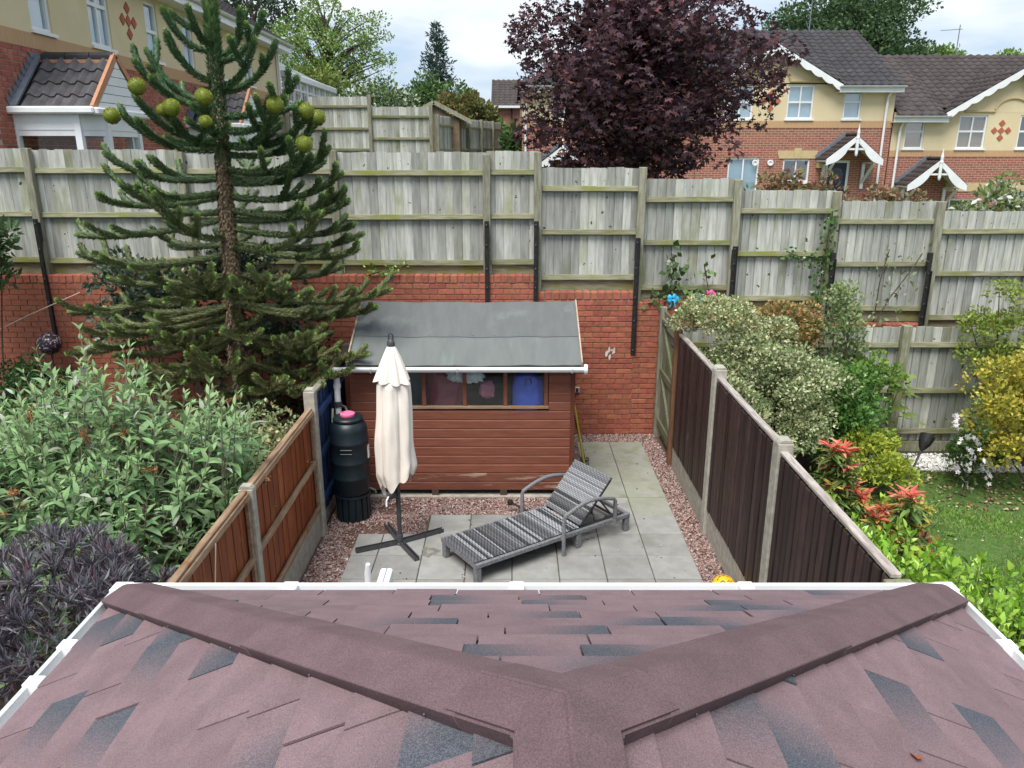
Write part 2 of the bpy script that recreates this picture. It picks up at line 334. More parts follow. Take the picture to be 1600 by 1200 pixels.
# ================================================================ SETTING: ground
def ground_z(x, y):
    if y < 10.53: return -.03
    z = 2.08 - (.12 * min(max(x - .3, 0), 6) if x > .3 else 0)
    f = min(max((y - 12) / 9, 0), 1)
    if x < 2: z += 1.7 * f * (1 if x < 0 else 1 - x / 2)
    g = min(max((y - 35) / 60, 0), 1)
    return z * (1 - g) + 2.6 * g
xs = [-1500, -400, -120, -60, -30, -20, -14, -10, -8, -6, -4, -2, -1, 0, .3, 1, 2, 3, 4, 5, 6, 8, 10, 14, 20, 30, 60, 120, 400, 1500]
ys = [-60, -20, -5, 0, 5, 10, 10.5, 10.56, 12, 14, 16, 18, 21, 24, 28, 32, 40, 55, 75, 95, 160, 400, 1500]
V = [(x, y, ground_z(x, y)) for y in ys for x in xs]; nx = len(xs)
F = [(j*nx+i, j*nx+i+1, (j+1)*nx+i+1, (j+1)*nx+i) for j in range(len(ys)-1) for i in range(nx-1)]
tag(put('ground', mesh('ground', V, F, TERR)), kind='structure')
# soil beds left and right, lawn
def sheet(name, x0, x1, y0, y1, z, m, n=1):
    return put(name, mesh(name, [(x0, y0, z), (x1, y0, z), (x1, y1, z), (x0, y1, z)], [(0, 1, 2, 3)], m))
tag(sheet('soil_bed', -9, -2.02, 1.5, 10.42, 0, SOIL), kind='structure')
tag(sheet('gravel_bed', -2.02, 2.09, 2.6, 10.42, 0, mat('gravel_dust', (.14, .075, .06), (.09, .055, .045), rough=1, scale=40, bump=.5)), kind='structure')
tag(sheet('garden_bed', 2.09, 9, 1.5, 10.42, 0, SOIL), kind='structure')
tag(sheet('lawn', 2.5, 8.8, 1.6, 8.95, .006, LAWNM), kind='structure')
# ---- patio of slabs
patio = thing('patio', None, None, (0, 6, 0)); tag(patio, kind='structure')
sheetp = [(-1.62, 1.80, 3.26, 7.33), (-.93, 1.80, 7.33, 7.78), (.9, 1.8, 7.78, 9.9)]
for i, (x0, x1, y0, y1) in enumerate(sheetp): 
    box('mortar_bed', patio, (x0 + .01, y0 + .003 * i, .004), (x1 - .01, y1 - .01, .022 + .001 * i), mat('slab_joint%d' % i, (.1, .1, .065), (.06, .06, .04), rough=1, scale=20))
for r in range(-7, 8):
    y0 = 6.414 + .45 * r; 
    for cidx in range(8):
        x1 = 1.80 - .45 * cidx; x0 = x1 - .45
        if x0 < -1.62: x0 = -1.62
        if y0 > 7.7 and x0 < .85: continue
        if y0 > 7.3 and x0 < -.95: continue
        if y0 < 3.2: continue
        m = MOSSLAB if (y0 > 8.2 or (y0 > 7.6 and cidx == 0)) else SLAB
        s = (x1 - x0 - .009, .441, .03)
        put('paving_slab', boxm(s, m, .004), patio, ((x0 + x1) / 2, y0 + .225, .021 + random.uniform(-.0015, .0015)), (R(random.uniform(-.25, .25)), R(random.uniform(-.25, .25)), R(random.uniform(-.2, .2))))
# ---- pink gravel
ico_v = []; t_ = (1 + 5 ** .5) / 2
for a in (-1, 1):
    for b in (-t_, t_): ico_v += [(0, a, b), (a, b, 0), (b, 0, a)]
bm = bmesh.new(); bmesh.ops.create_icosphere(bm, subdivisions=1, radius=1); bm.verts.ensure_lookup_table()
IV = np.array([v.co[:] for v in bm.verts]); IF = np.array([[v.index for v in f.verts] for f in bm.faces]); bm.free()
def pebbles(name, regs, dens, size, cols, z=0.0, m=None, thin=None, flat=.6):
    P = []
    for x0, x1, y0, y1 in regs:
        n = int(dens * (x1 - x0) * (y1 - y0)); P.append(np.stack([RNG.uniform(x0, x1, n), RNG.uniform(y0, y1, n), RNG.uniform(z, z + size * .9, n)], 1))
    P = np.vstack(P)
    if thin is not None: P = P[thin(P)]
    n = len(P); s = size * RNG.uniform(.55, 1.25, (n, 1)) * RNG.uniform(.7, 1.2, (n, 3)); s[:, 2] *= flat
    a = RNG.uniform(0, 6.28, n); V = IV[None] * s[:, None] * (1 + RNG.normal(size=(n, 12, 1)) * .16)
    tilt = RNG.normal(size=(n, 2)) * .35
    x, y, zz = V[..., 0].copy(), V[..., 1].copy(), V[..., 2].copy(); zz = zz + x * tilt[:, :1] + y * tilt[:, 1:]
    V = np.stack([x*np.cos(a)[:, None] - y*np.sin(a)[:, None], x*np.sin(a)[:, None] + y*np.cos(a)[:, None], zz], 2) + P[:, None]
    F = (IF[None] + (np.arange(n) * 12)[:, None, None]).reshape(-1, 3)
    cols = np.array(cols); c = cols[RNG.integers(0, len(cols), n)] * RNG.uniform(.7, 1.3, (n, 1))
    return put(name, mesh(name, V.reshape(-1, 3), F, m or LEAFD, col=np.repeat(np.clip(c, 0, 1), 12, 0)))
STONE = leafmat('stone_chip', .8, 0, .3)
def thin(P):
    d1 = np.hypot((P[:, 0] + 1.5) / .3, (P[:, 1] - 7.3) / .3); d2 = np.hypot((P[:, 0] + 1.3) / .22, (P[:, 1] - 7.95) / .15)
    return RNG.uniform(size=len(P)) < np.where((d1 < 1) | (d2 < 1), .22, 1.0)
tag(pebbles('pink_gravel', [(-1.98, -1.6, 3.2, 7.35), (-2.0, -.9, 7.28, 7.82), (-2.0, .76, 7.76, 8.28), (.72, .92, 8.2, 10.38), (.9, 2.04, 9.88, 10.38), (1.79, 2.05, 3.2, 9.9)],
    4800, .0125, [(.29, .175, .15), (.24, .14, .12), (.36, .25, .215), (.19, .115, .1), (.32, .21, .185), (.42, .36, .325), (.16, .105, .095), (.27, .19, .17)], .004, STONE, thin),
    'pink granite gravel around the patio and shed', 'gravel', kind='stuff')
tag(pebbles('slab_grit', [(-1.6, -.9, 6.2, 7.3), (-.9, 1.75, 5.5, 7.7), (.95, 1.75, 7.7, 9.9)], 9, .008, [(.06, .05, .03), (.1, .08, .05), (.5, .45, .4), (.05, .06, .03)], .037, STONE),
    'small leaf bits and grit scattered over the patio slabs', 'debris', kind='stuff')
tag(pebbles('white_gravel', [(4.5, 6.6, 9.0, 9.62)], 2200, .018, [(.75, .73, .68), (.6, .58, .54), (.8, .79, .76)], .004, STONE), 'white stone chippings along the foot of the right garden fence', 'gravel', kind='stuff')
# ---- wet stain ring on a slab
b = MB(); pts = []
cx, cy = -.83, 6.93
for k in range(28):
    a = 2*math.pi*k/28; ro = .085 + .02*math.sin(3*a+1) + .012*math.sin(7*a); ri = ro*.45
    pts += [(cx+ro*math.cos(a), cy+ro*math.sin(a)*1.1, .0385), (cx+ri*math.cos(a), cy+ri*math.sin(a), .0385)]
b.add(pts, [(2*k, (2*k+2) % 56, (2*k+3) % 56, 2*k+1) for k in range(28)])
b.build('stain', mat('damp_stain', (.13, .12, .1), (.2, .19, .17), rough=.7, scale=25), patio)

# ================================================================ brick retaining wall
SEC = [(-9.6, .345, 2.30), (.345, 1.70, 2.07), (1.70, 3.0, 1.93), (3.0, 4.34, 1.79), (4.34, 5.68, 1.62), (5.68, 9.4, 1.48)]
wall = thing('retaining_wall', 'long red brick retaining wall stepping down behind the shed', 'wall', (0, 10.5, 0))
bm1 = boxm((.215, .1, .065), BRICK, .004); half = boxm((.1025, .1, .065), BRICK, .004); cop = boxm((.088, .24, .105), BRICK, .006)
rest = MB(); nb = 0; cand = []
for x0, x1, zt in SEC:
    top = zt - .115
    box('mortar_core', wall, (x0, 10.412, -.05), (x1, 10.64, zt - .012), MORTAR)
    ncop = int((x1 - x0) / .098); w = (x1 - x0) / ncop
    for i in range(ncop):
        x = x0 + w * (i + .5)
        if -7.2 < x < 6: put('coping_brick', cop, wall, (x + random.uniform(-.002, .002), 10.52 + random.uniform(-.004, .004), zt - .053 + random.uniform(-.003, .003)), (0, 0, R(random.uniform(-1, 1))))
        else: rest.box((x - .044, 10.4, zt - .105), (x + .044, 10.64, zt))
    nc = int(top / .075) + 1
    for j in range(nc):
        z = top - .075 * j - .0375; off = .1125 * (j % 2)
        x = math.floor(x0 / .225) * .225 + off
        while x < x1:
            a, e = max(x + .005, x0), min(x + .22, x1)
            if e - a > .04: cand.append((a, e, z))
            x += .225
def vis(a, e, z):
    x = (a + e) / 2
    if .75 < x < 2.02: return 0
    if -1.9 < x <= .8 and z > 1.78: return 1
    if -7.0 < x < -3.7 and z > 1.15: return 2 - x * .01
    return 9
cand.sort(key=lambda c: vis(*c))
for i, (a, e, z) in enumerate(cand):
    if i < 298 and vis(a, e, z) < 9:
        w = e - a; mm = bm1 if w > .2 else boxm((round(w, 2), .1, .065), BRICK, .004)
        put('brick', mm, wall, ((a + e) / 2, 10.452 + random.uniform(-.0025, .0025), z), (0, 0, R(random.uniform(-.4, .4))))
    else:
        d = random.uniform(-.002, .002); rest.box((a, 10.402 + d, z - .0325), (e, 10.5, z + .0325))
o = rest.build('brickwork', BRICK, wall); o['kind'] = 'stuff'
# white paint splashes and an air vent
SPL = mat('white_splash', (.66, .62, .58), (.5, .4, .36), rough=.9, scale=30)
for px, pz, sc in ((1.37, 1.27, 1), (.8, 1.33, .8)):
    b = MB(); 
    for k in range(9):
        x = px + random.uniform(-.06, .06) * sc; z = pz - abs(random.gauss(0, .05)) * sc; w = random.uniform(.008, .025) * sc; h = random.uniform(.01, .07) * sc
        pts = [(x + w * math.cos(a) * random.uniform(.6, 1.2), 10.3965 - .0004 * k, z + h * math.sin(a) * random.uniform(.6, 1.2)) for a in [i * math.pi / 4 for i in range(8)]]
        b.add(pts, [tuple(range(8))])
    b.build('paint_splash', SPL, wall)
v = thing('air_vent', 'small square grey vent on the brick wall by the shed corner', 'vent', (.92, 10.38, .68))
box('frame', v, (.885, 10.37, .64), (.955, 10.399, .72), mat('vent_grey', (.45, .44, .42), rough=.6), .004)
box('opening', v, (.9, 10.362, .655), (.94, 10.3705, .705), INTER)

# ================================================================ fence boards, generic
def feather(w, h, mt, t1=.016, t2=.006, slant=0, g=.008):
    """tapered board, origin at its foot; front faces -y"""
    b = MB()
    b.box((w/2 - g*3, -.001, .004), (w/2 + .02, 0.004, h - .006)); w = w - .014 - g
    b.add([(-w/2, -t1, 0), (w/2, -t2, 0), (w/2, 0, 0), (-w/2, 0, 0), (-w/2, -t1, h), (w/2, -t2, h + slant), (w/2, 0, h + slant), (-w/2, 0, h)],
                    [(0,3,2,1),(4,5,6,7),(0,1,5,4),(1,2,6,5),(2,3,7,6),(3,0,4,7)])
    return mesh('board', b.V, b.F, mt)
# ---- upper fence on the wall
uf = thing('stepped_fence', 'tall weathered grey board fence stepping down along the top of the brick wall', 'fence', (0, 10.55, 2))
UP = [(-9.4, -8.35, 3.94), (-8.35, -6.35, 3.94), (-6.35, -4.35, 3.93), (-4.35, -2.35, 3.92), (-2.35, -.337, 3.90), (-.337, .345, 3.91), (.345, 1.715, 3.70), (1.715, 3.0, 3.56), (3.0, 4.32, 3.41), (4.32, 5.7, 3.27), (5.7, 7.05, 3.14), (7.05, 8.4, 3.02)]
for pi, (x0, x1, zt) in enumerate(UP):
    h = 1.50; n = max(3, round((x1 - x0) / .113)); w = (x1 - x0) / n
    fm = [feather(w + .014, h, FBOARD, .02, .007), feather(w + .014, h, FBOARD, .018, .006, .004), feather(w + .012, h, FBOARD, .022, .008, -.004)]
    for i in range(n):
        put('board', random.choice(fm), uf, (x0 + w * (i + .5), 10.575 + random.uniform(-.003, .003), zt - h + random.uniform(-.008, .008)), (0, R(random.uniform(-.35, .35)), R(random.uniform(-1.2, 1.2))))
    for k, (dz, hh) in enumerate(((.27, .075), (.84, .075), (1.45, .08))):
        put('rail', boxm((x1 - x0 - .06, .05, hh), FRAIL, .008), uf, ((x0 + x1) / 2 + .02, 10.527, zt - dz), (R(-14), R(random.uniform(-.3, .3)), 0))
    put('kick_board', boxm((x1 - x0 - .07, .022, .14), FRAIL, .004), uf, ((x0 + x1) / 2 + .02, 10.56, zt - 1.57))
for x, zt in [(-8.35, 3.96), (-6.35, 3.95), (-4.35, 3.94), (-2.35, 3.92), (-.337, 3.87), (.345, 3.9), (1.72, 3.71), (3.0, 3.55), (4.32, 3.40), (5.72, 3.27), (7.07, 3.15)]:
    put('post', boxm((.1, .09, 2.0), FPOST, .006), uf, (x, 10.49, zt - 1.0), (0, R(random.uniform(-.4, .4)), 0))
for x, z0, z1 in [(-6.33, 1.45, 3.05), (-.335, 1.75, 3.02), (.325, 1.75, 3.02), (1.685, 1.19, 2.80), (2.995, 1.75, 2.69), (4.33, 1.55, 2.52), (5.64, 1.45, 2.36)]:
    t = MB(); t.box((-.032, -.008, 0), (.032, 0, z1 - z0)); t.box((.024, -.04, 0), (.032, -.0075, z1 - z0))
    bar = t.build('steel_bracket', BLACKBAR, uf, loc=(x, 10.397 if x > 9 else 10.395, z0))
    for f in (.04, .3, .5, .75, .96):
        put('bolt', boxm((.022, .014, .022), DARKMETAL, .004), bar, (x - .006, 10.382, z0 + f * (z1 - z0)))
    bx = MB(); bx.box((-.03, 0, 0), (.03, .05, .25)); bx.build('spacer', BLACKBAR, uf, loc=(x, 10.396, max(z1 - .3, 2.35)))

# ---- lower fence of the garden on the right
lf = thing('board_fence', 'grey weathered board fence below the brick wall in the right garden', 'fence', (5, 9.75, 0))
x = 2.18; LFM = [feather(.128, 1.56, FBOARD, .02, .007), feather(.122, 1.57, FBOARD, .02, .007, .005)]
while x < 8.6:
    put('board', random.choice(LFM), lf, (x, 9.78 + random.uniform(-.003, .003), .155 + random.uniform(-.006, .006)), (0, R(random.uniform(-.3, .3)), R(random.uniform(-1.2, 1.2)))); x += .112
for px, hz in ((3.35, 1.74), (5.09, 1.76), (6.9, 1.74), (8.5, 1.74)): put('post', boxm((.11, .1, hz), FPOST, .006), lf, (px, 9.70, hz / 2), (0, R(random.uniform(-.5, .5)), 0))
for px0, px1 in ((2.2, 3.3), (3.4, 5.03), (5.15, 6.85), (6.95, 8.45)):
    for z in (1.49, .87, .3): put('rail', boxm((px1 - px0, .05, .075), FRAIL, .008), lf, ((px0 + px1) / 2, 9.732, z), (R(-14), R(random.uniform(-.3, .3)), 0))
    put('gravel_board', boxm((px1 - px0, .03, .15), FPOST, .004), lf, ((px0 + px1) / 2, 9.75, .075))

# ---- left fence: orange panels between concrete posts
lfz = thing('panel_fence', 'orange stained panel fence with concrete posts left of the patio', 'fence', (-2.03, 5.5, 0))
PL = [3.42, 5.40, 7.36]
for y, hz, pw in zip(PL, (1.46, 1.46, 1.63), (.04, .04, .055)):
    b = MB(); b.box((-.055, -pw, 0), (.055, pw, hz - .03)); b.prism([(-.055, hz - .03), (.055, hz - .03), (.035, hz), (-.035, hz)], -pw * .8, pw * .8)
    b.build('concrete_post', CONC, lfz, loc=(-2.03, y, 0), bevel=.005)
for y0, y1 in ((PL[0] - 1.9, PL[0]), (PL[0], PL[1]), (PL[1], PL[2])):
    a, e = y0 + .06, y1 - .06; mid = (a + e) / 2
    put('gravel_board', boxm((.05, e - a, .30), CONC, .006), lfz, (-2.035, mid, .15))
    n = 13; w = (e - a) / n; fm = feather(w + .012, 1.08, OBOARD, .010, .006, g=.0015)
    for i in range(n): put('board', fm, lfz, (-2.045 + random.uniform(-.002, .002), a + w * (i + .5), .32), (0, 0, R(90)))
    for z in (.345, .86, 1.39): put('rail', boxm((.035, e - a, .05), ORAIL, .005), lfz, (-2.008, mid, z), (0, R(-8), 0))
    put('cap_rail', boxm((.05, e - a, .03), ORAIL, .005), lfz, (-2.03, mid, 1.425))
    for yy in (a + .02, e - .02): put('edge_batten', boxm((.03, .035, 1.05), ORAIL, .004), lfz, (-2.012, yy, .85))
# a string hanging on the near panel
b = MB(); b.tube([(-1.985, 4.62, 1.38), (-1.98, 4.45, .9), (-1.975, 4.3, .5)], .004, 5); tag(b.build('string', mat('string', (.6, .5, .38), rough=.9)), 'thin pale string hanging down the nearest orange fence panel', 'string')
# ---- blue section beyond
bf = thing('blue_fence', 'blue painted board fence behind the water butt', 'fence', (-2.06, 8.3, 0))
n = 13; w = 1.85 / n; fm = feather(w + .012, 1.36, BLUEB, .016, .006)
for i in range(n): put('board', fm, bf, (-2.045, 7.45 + w * (i + .5), .15), (0, 0, R(90)))
for z in (.35, .85, 1.3): put('rail', boxm((.045, 1.85, .07), BLUEB, .006), bf, (-2.01, 8.375, z))
put('cap_rail', boxm((.075, 1.85, .035), FPOST, .005), bf, (-2.05, 8.375, 1.53)); put('gravel_board', boxm((.05, 1.85, .15), CONC, .005), bf, (-2.055, 8.375, .075))
put('concrete_post', boxm((.11, .11, 1.6), CONC, .006), bf, (-2.06, 9.36, .8))
put('batten', boxm((.02, .03, .42), FPOST, .003), bf, (-1.93, 7.78, 1.05), (R(-20), 0, 0))

# ---- right fence: dark brown boards, concrete posts
rf = thing('brown_fence', 'dark brown slatted panel fence with concrete posts right of the patio', 'fence', (2.08, 5.5, 0))
PR = [5.50, 7.40]
for y, hz in zip(PR, (1.80, 1.85)):
    b = MB(); b.box((-.06, -.065, 0), (.06, .065, hz - .03)); b.prism([(-.06, hz - .03), (.06, hz - .03), (.04, hz), (-.04, hz)], -.055, .055)
    b.build('concrete_post', CONC, rf, loc=(2.08, y, 0), bevel=.005)
b = MB(); b.box((-.075, -.075, 0), (.075, .075, 1.68)); b.build('timber_post', FPOST, rf, loc=(2.08, 3.60, 0), bevel=.006)
for (y0, y1, z0, z1) in ((3.60, 5.50, 1.68, 1.70), (5.50, 7.40, 1.70, 1.74), (7.40, 9.22, 1.74, 1.76)):
    a, e = y0 + .065, y1 - .06; mid = (a + e) / 2
    put('gravel_board', boxm((.05, e - a, .30), CONC, .006), rf, (2.075, mid, .15))
    n = 17; w = (e - a) / n
    for i in range(n):
        h = 1.36 + (z1 - 1.70); fm = boxm((.024, w * .80, h), BROWN, .006)
        put('slat', fm, rf, (2.05 + random.uniform(-.003, .003), a + w * (i + .5), .31 + h / 2 + random.uniform(-.006, .004)), (R(random.uniform(-.25, .25)), 0, R(random.uniform(-2.5, 2.5))))
        put('slat', boxm((.012, w * .6, h), BROWN, .003), rf, (2.093, a + w * (i + 1) if i < n - 1 else a + w * (i + .6), .31 + h / 2), (0, 0, 0))
    put('cap_rail', boxm((.062, e - a, .028), CAPR, .005), rf, (2.07, mid, z1), (R(math.degrees(math.atan2(z1 - z0, e - a)) * .0), 0, 0))
    for z in (.5, 1.05, 1.6): put('rail', boxm((.02, e - a, .06), BROWN, .003), rf, (2.071, mid, z))
# ---- gate
GATEW = mat('green_grey_gate_board', (.2, .2, .14), (.12, .125, .08), rough=.9, scale=8, stretch=(4, 4, .5), rand=.18, bump=.4, c3=(.11, .13, .05), c3scale=2, c3lo=.48, c3hi=.7)
gt = thing('garden_gate', 'old wooden ledged and braced gate at the far end of the brown fence', 'gate', (2.07, 9.75, 0))
put('gate_post', boxm((.09, .09, 1.8), mat('brown_post', (.2, .1, .05), (.13, .065, .035), rough=.85, scale=8, stretch=(4, 4, .5), bump=.4), .005), gt, (2.06, 9.275, .9))
put('gate_post', boxm((.09, .09, 1.88), FPOST, .005), gt, (2.07, 10.33, .94))
for i in range(8): put('board', boxm((.018, .117, 1.74), GATEW, .003), gt, (2.09, 9.40 + .122 * i, .96), (0, 0, 0))
for z in (.25, .98, 1.68): put('ledge', boxm((.03, .92, .1), GATEW, .004), gt, (2.066, 9.83, z))
for z0, z1 in ((.31, .92), (1.04, 1.62)):
    b = MB(); b.bar((2.064, 9.42, z0), (2.064, 10.22, z1), .03, .08, up=(0, 0, 1)); b.build('brace', GATEW, gt)
put('latch', boxm((.05, .12, .05), DARKMETAL, .01), gt, (2.02, 9.36, 1.58)); put('hinge', boxm((.012, .3, .035), DARKMETAL, .003), gt, (2.045, 10.1, 1.68))

# ================================================================ shed
sh = thing('garden_shed', 'reddish brown timber shed with felt roof and a row of four windows', 'shed', (-.58, 9.2, 0))
SX0, SX1, SY0, SY1, SE, SR = -1.865, .70, 8.30, 10.12, 1.63, 2.12
WX = [-1.455, -.995, -.535, -.075, .385]; WZ0, WZ1 = 1.135, 1.575
nB = 14; bz = (SE - .10) / nB
for j in range(nB):
    z0 = .10 + bz * j; zc = z0 + bz / 2; mm = SHEDP if j < 2 else SHED
    prof = [(0, 0), (.016, 0), (.016, bz - .022), (.006, bz - .006), (.006, bz - .001), (0, bz - .001)]
    spans = [(SX0, SX1)] if (z0 + bz < WZ0 or z0 > WZ1) else [(SX0, WX[0] - .03), (WX[-1] + .03, SX1)]
    for a, e in spans:
        b = MB(); b.prism([(-d, z) for d, z in prof], 0, e - a, Matrix(((0, 1, 0, 0), (1, 0, 0, 0), (0, 0, 1, 0), (0, 0, 0, 1))))
        b.build('cladding_board', mm, sh, loc=(a, SY0, z0))
for nm, lo, hi in (('side_wall', (SX0, SY0 + .004, .1), (SX0 + .02, SY1, SE)), ('side_wall', (SX1 - .02, SY0 + .004, .1), (SX1, SY1, SE)), ('back_wall', (SX0 + .021, SY1 - .02, .1), (SX1 - .021, SY1, SE)), ('floor', (SX0 + .021, SY0 + .02, .06), (SX1 - .021, SY1 - .021, .1))):
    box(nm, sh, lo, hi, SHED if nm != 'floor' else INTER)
for xg in (SX0 + .01, SX1 - .01):
    b = MB(); b.prism([(SY0, SE + .002), (SY1, SE + .002), ((SY0 + SY1) / 2, SR - .03)], -.009, .009, Matrix(((0, 1, 0, xg), (1, 0, 0, 0), (0, 0, 1, 0), (0, 0, 0, 1)))); b.build('gable', SHED, sh)
TRIM = mat('dark_shed_trim', (.13, .036, .02), (.09, .026, .015), rough=.6, scale=8, stretch=(4, 4, .5))
box('corner_trim', sh, (SX1 - .035, SY0 - .03, .1), (SX1 + .012, SY0 - .0165, SE), TRIM, .002); box('corner_trim', sh, (SX0 - .012, SY0 - .03, .1), (SX0 + .035, SY0 - .0165, SE), TRIM, .002)
SILLM = mat('bare_window_sill', (.36, .25, .16), (.25, .14, .08), rough=.8, scale=8, stretch=(.5, 4, 4))
box('window_sill', sh, (WX[0] - .03, SY0 - .035, WZ0 - .03), (WX[-1] + .03, SY0 + .01, WZ0), SILLM, .003)
box('window_head', sh, (WX[0] - .03, SY0 - .012, WZ1), (WX[-1] + .03, SY0 + .01, WZ1 + .03), SHED)
for i, x in enumerate(WX): box('mullion', sh, (x - .022, SY0 - .02, WZ0 + .001), (x + .022, SY0 + .012, WZ1 - .001), SHED, .002)
for i in range(4): box('pane', sh, (WX[i] + .0225, SY0 - .006, WZ0 + .001), (WX[i+1] - .0225, SY0 - .002, WZ1 - .001), GLASS)
# roof
ym = (SY0 + SY1) / 2; ya = 8.17; za = 1.655; zr = 2.145
def roofsheet(name, y0, z0, y1, z1, m, t=.018, lift=0, sag=.012):
    n = 26; x0, x1 = -1.815, .765; V = []
    for i in range(n + 1):
        f = i / n; x = x0 + (x1 - x0) * f; s = -sag * math.sin(f * math.pi) + .004 * math.sin(f * 19) + .003 * math.sin(f * 43)
        for (y, z) in ((y0, z0), (y1, z1)): V += [(x, y, z + lift + s), (x, y, z + lift + s + t)]
    F = []
    for i in range(n):
        a, c = 4 * i, 4 * i + 4; F += [(a+1, c+1, c+3, a+3), (a, a+2, c+2, c), (a, c, c+1, a+1), (a+2, a+3, c+3, c+2)]
    F += [(0, 1, 3, 2), (4*n, 4*n+2, 4*n+3, 4*n+1)]
    return put(name, mesh(name, V, F, m), sh)
lz = lambda y: za + (zr - za) * (y - ya) / (ym - ya)
roofsheet('roof_deck', ya, za - .03, ym, zr - .03, SHED, .022); roofsheet('roof_deck', 10.27, lz(2*ym-10.27) - .03, ym + .001, zr - .03, SHED, .022)
roofsheet('felt_sheet', ya - .015, za - .006, 8.66, lz(8.66), FELT, .008, .002)
roofsheet('felt_sheet', 8.60, lz(8.60), ym, zr, FELT2, .008, .0115); roofsheet('felt_sheet', 10.29, lz(2*ym-10.29), ym + .001, zr, FELT2, .008, .0115)
for x in np.arange(-1.7, .75, .25): put('felt_nail', boxm((.014, .014, .006), LEAD, .002), sh, (x, 8.625, lz(8.625) + .016), (R(26), 0, 0))
for x in (-1.822, .772):
    b = MB(); b.bar((x, ya - .01, za + .002), (x, ym, zr + .012), .016, .06); b.bar((x, 10.28, lz(2*ym-10.28) + .002), (x, ym, zr + .012), .016, .06); b.build('bargeboard', mat('pale_bargeboard%d' % (x > 0), (.45, .36, .28), (.3, .22, .17), rough=.85, scale=8), sh)
box('fascia', sh, (-1.81, ya - .004, za - .075), (.76, ya + .014, za - .01), mat('dark_fascia', (.05, .045, .042), rough=.8))
for x in (-1.7, -.9, -.1, .55): box('bearer', sh, (x - .04, SY0 - .02, .03), (x + .04, SY1, .098), mat('bearer_timber', (.09, .06, .045), (.06, .045, .035), rough=.95, scale=9)) if x == -1.7 else box('bearer', sh, (x - .04, SY0 - .02, .03), (x + .04, SY1, .098), bpy.data.materials['bearer_timber'])
box('base_slab', sh, (SX0 + .02, SY0 - .05, .0), (SX1 + .01, SY1, .029), CONC, .004)
# gutter of the shed with downpipe
def gutter(name, parent, x0, x1, y, z, r=.045, m=WHITE, along='x', world=True, n=8):
    b = MB(); prof = [(math.cos(math.pi + math.pi * k / n), math.sin(math.pi + math.pi * k / n)) for k in range(n + 1)]
    inner = [(c * .86, s * .86) for c, s in reversed(prof)]; poly = [(c * r, s * r) for c, s in prof] + [(c * r, s * r) for c, s in inner]
    M4 = Matrix(((0, 1, 0, 0), (1, 0, 0, 0), (0, 0, 1, 0), (0, 0, 0, 1))) if along == 'x' else Matrix.Identity(4)
    b.prism(poly, 0, x1 - x0, M4); ends = [(c * r, s * r) for c, s in prof]
    b.prism(ends, 0, .006, M4); b.prism(ends, x1 - x0 - .006, x1 - x0, M4)
    return b.build(name, m, parent, world=world, loc=(x0, y, z) if along == 'x' else (y, x0, z), smooth=True)
gt2 = thing('shed_gutter', 'white plastic gutter and downpipe along the shed front eave', 'gutter', (-.6, 8.12, 1.6))
gutter('gutter_channel', gt2, -1.97, .80, 8.115, 1.625, .048)
for x in (-1.55, -.6, .66): 
    b = MB(); b.tube([(x, 8.115 + .053 * math.cos(math.pi + math.pi * k / 8), 1.625 + .053 * math.sin(math.pi + math.pi * k / 8)) for k in range(9)], .008, 6); b.box((x - .012, 8.05, 1.622), (x + .012, 8.075, 1.64)); b.build('gutter_bracket', WHITE, gt2)
b = MB(); b.lathe([(.0, 0), (.05, .0), (.056, .008), (.056, .03), (.05, .038), (0, .038)], 16); o = b.build('end_cap', WHITE, gt2, loc=(.79, 8.115, 1.615), rot=(0, R(90), 0), smooth=True)
b = MB(); b.tube([(-1.93, 8.115, 1.60), (-1.93, 8.115, 1.5), (-1.93, 8.10, 1.3), (-1.93, 8.10, .1)], .034, 14); b.build('downpipe', WHITE, gt2, smooth=True)
b = MB(); b.lathe([(.037, 0), (.041, .004), (.041, .05), (.037, .054)], 16); b.build('pipe_collar', WHITE, gt2, loc=(-1.93, 8.11, 1.4))
b = MB(); b.lathe([(.04, 0), (.046, .004), (.046, .06), (.04, .064)], 16); b.build('diverter', DARKMETAL, gt2, loc=(-1.93, 8.10, 1.19))
b = MB(); b.tube([(-1.9, 8.09, 1.21), (-1.84, 8.05, 1.2), (-1.79, 7.98, 1.12), (-1.78, 7.95, 1.05)], .014, 8); b.build('filler_hose', DARKMETAL, gt2, smooth=True)
# things stored inside
def lump(name, label, catg, c, rad, m, n=3, amp=.12, seed=1, fold=5, pw=.62):
    bm = bmesh.new(); bmesh.ops.create_icosphere(bm, subdivisions=n, radius=1); rr = random.Random(seed); ph = [rr.uniform(0, 6) for _ in range(8)]
    for v in bm.verts:
        p = v.co.copy(); f = 1 + amp * (math.sin(fold*p.x+ph[0]) * math.sin(fold*.8*p.y+ph[1]) + .6*math.sin(fold*1.7*p.z+ph[2]+2*p.x) + .4*math.sin(fold*2.3*p.x+ph[3]-3*p.z))
        sp = lambda a: math.copysign(abs(a) ** pw, a); v.co = Vector((sp(p.x)*rad[0], sp(p.y)*rad[1], sp(p.z)*rad[2])) * f
    me_ = bpy.data.meshes.new(name); bm.to_mesh(me_); bm.free(); me_.materials.append(m); me_.polygons.foreach_set('use_smooth', [True]*len(me_.polygons))
    return tag(put(name, me_, None, c), label, catg)
box('work_shelf', sh, (SX0 + .05, 8.42, .96), (SX1 - .05, 8.85, .985), SHED)
lump('storage_bag', 'bright blue bag behind the right-hand shed window', 'bag', (.18, 8.45, 1.24), (.19, .1, .24), mat('blue_nylon', (.09, .15, .75), (.06, .1, .55), rough=.45, scale=6), 3, .07, 3)
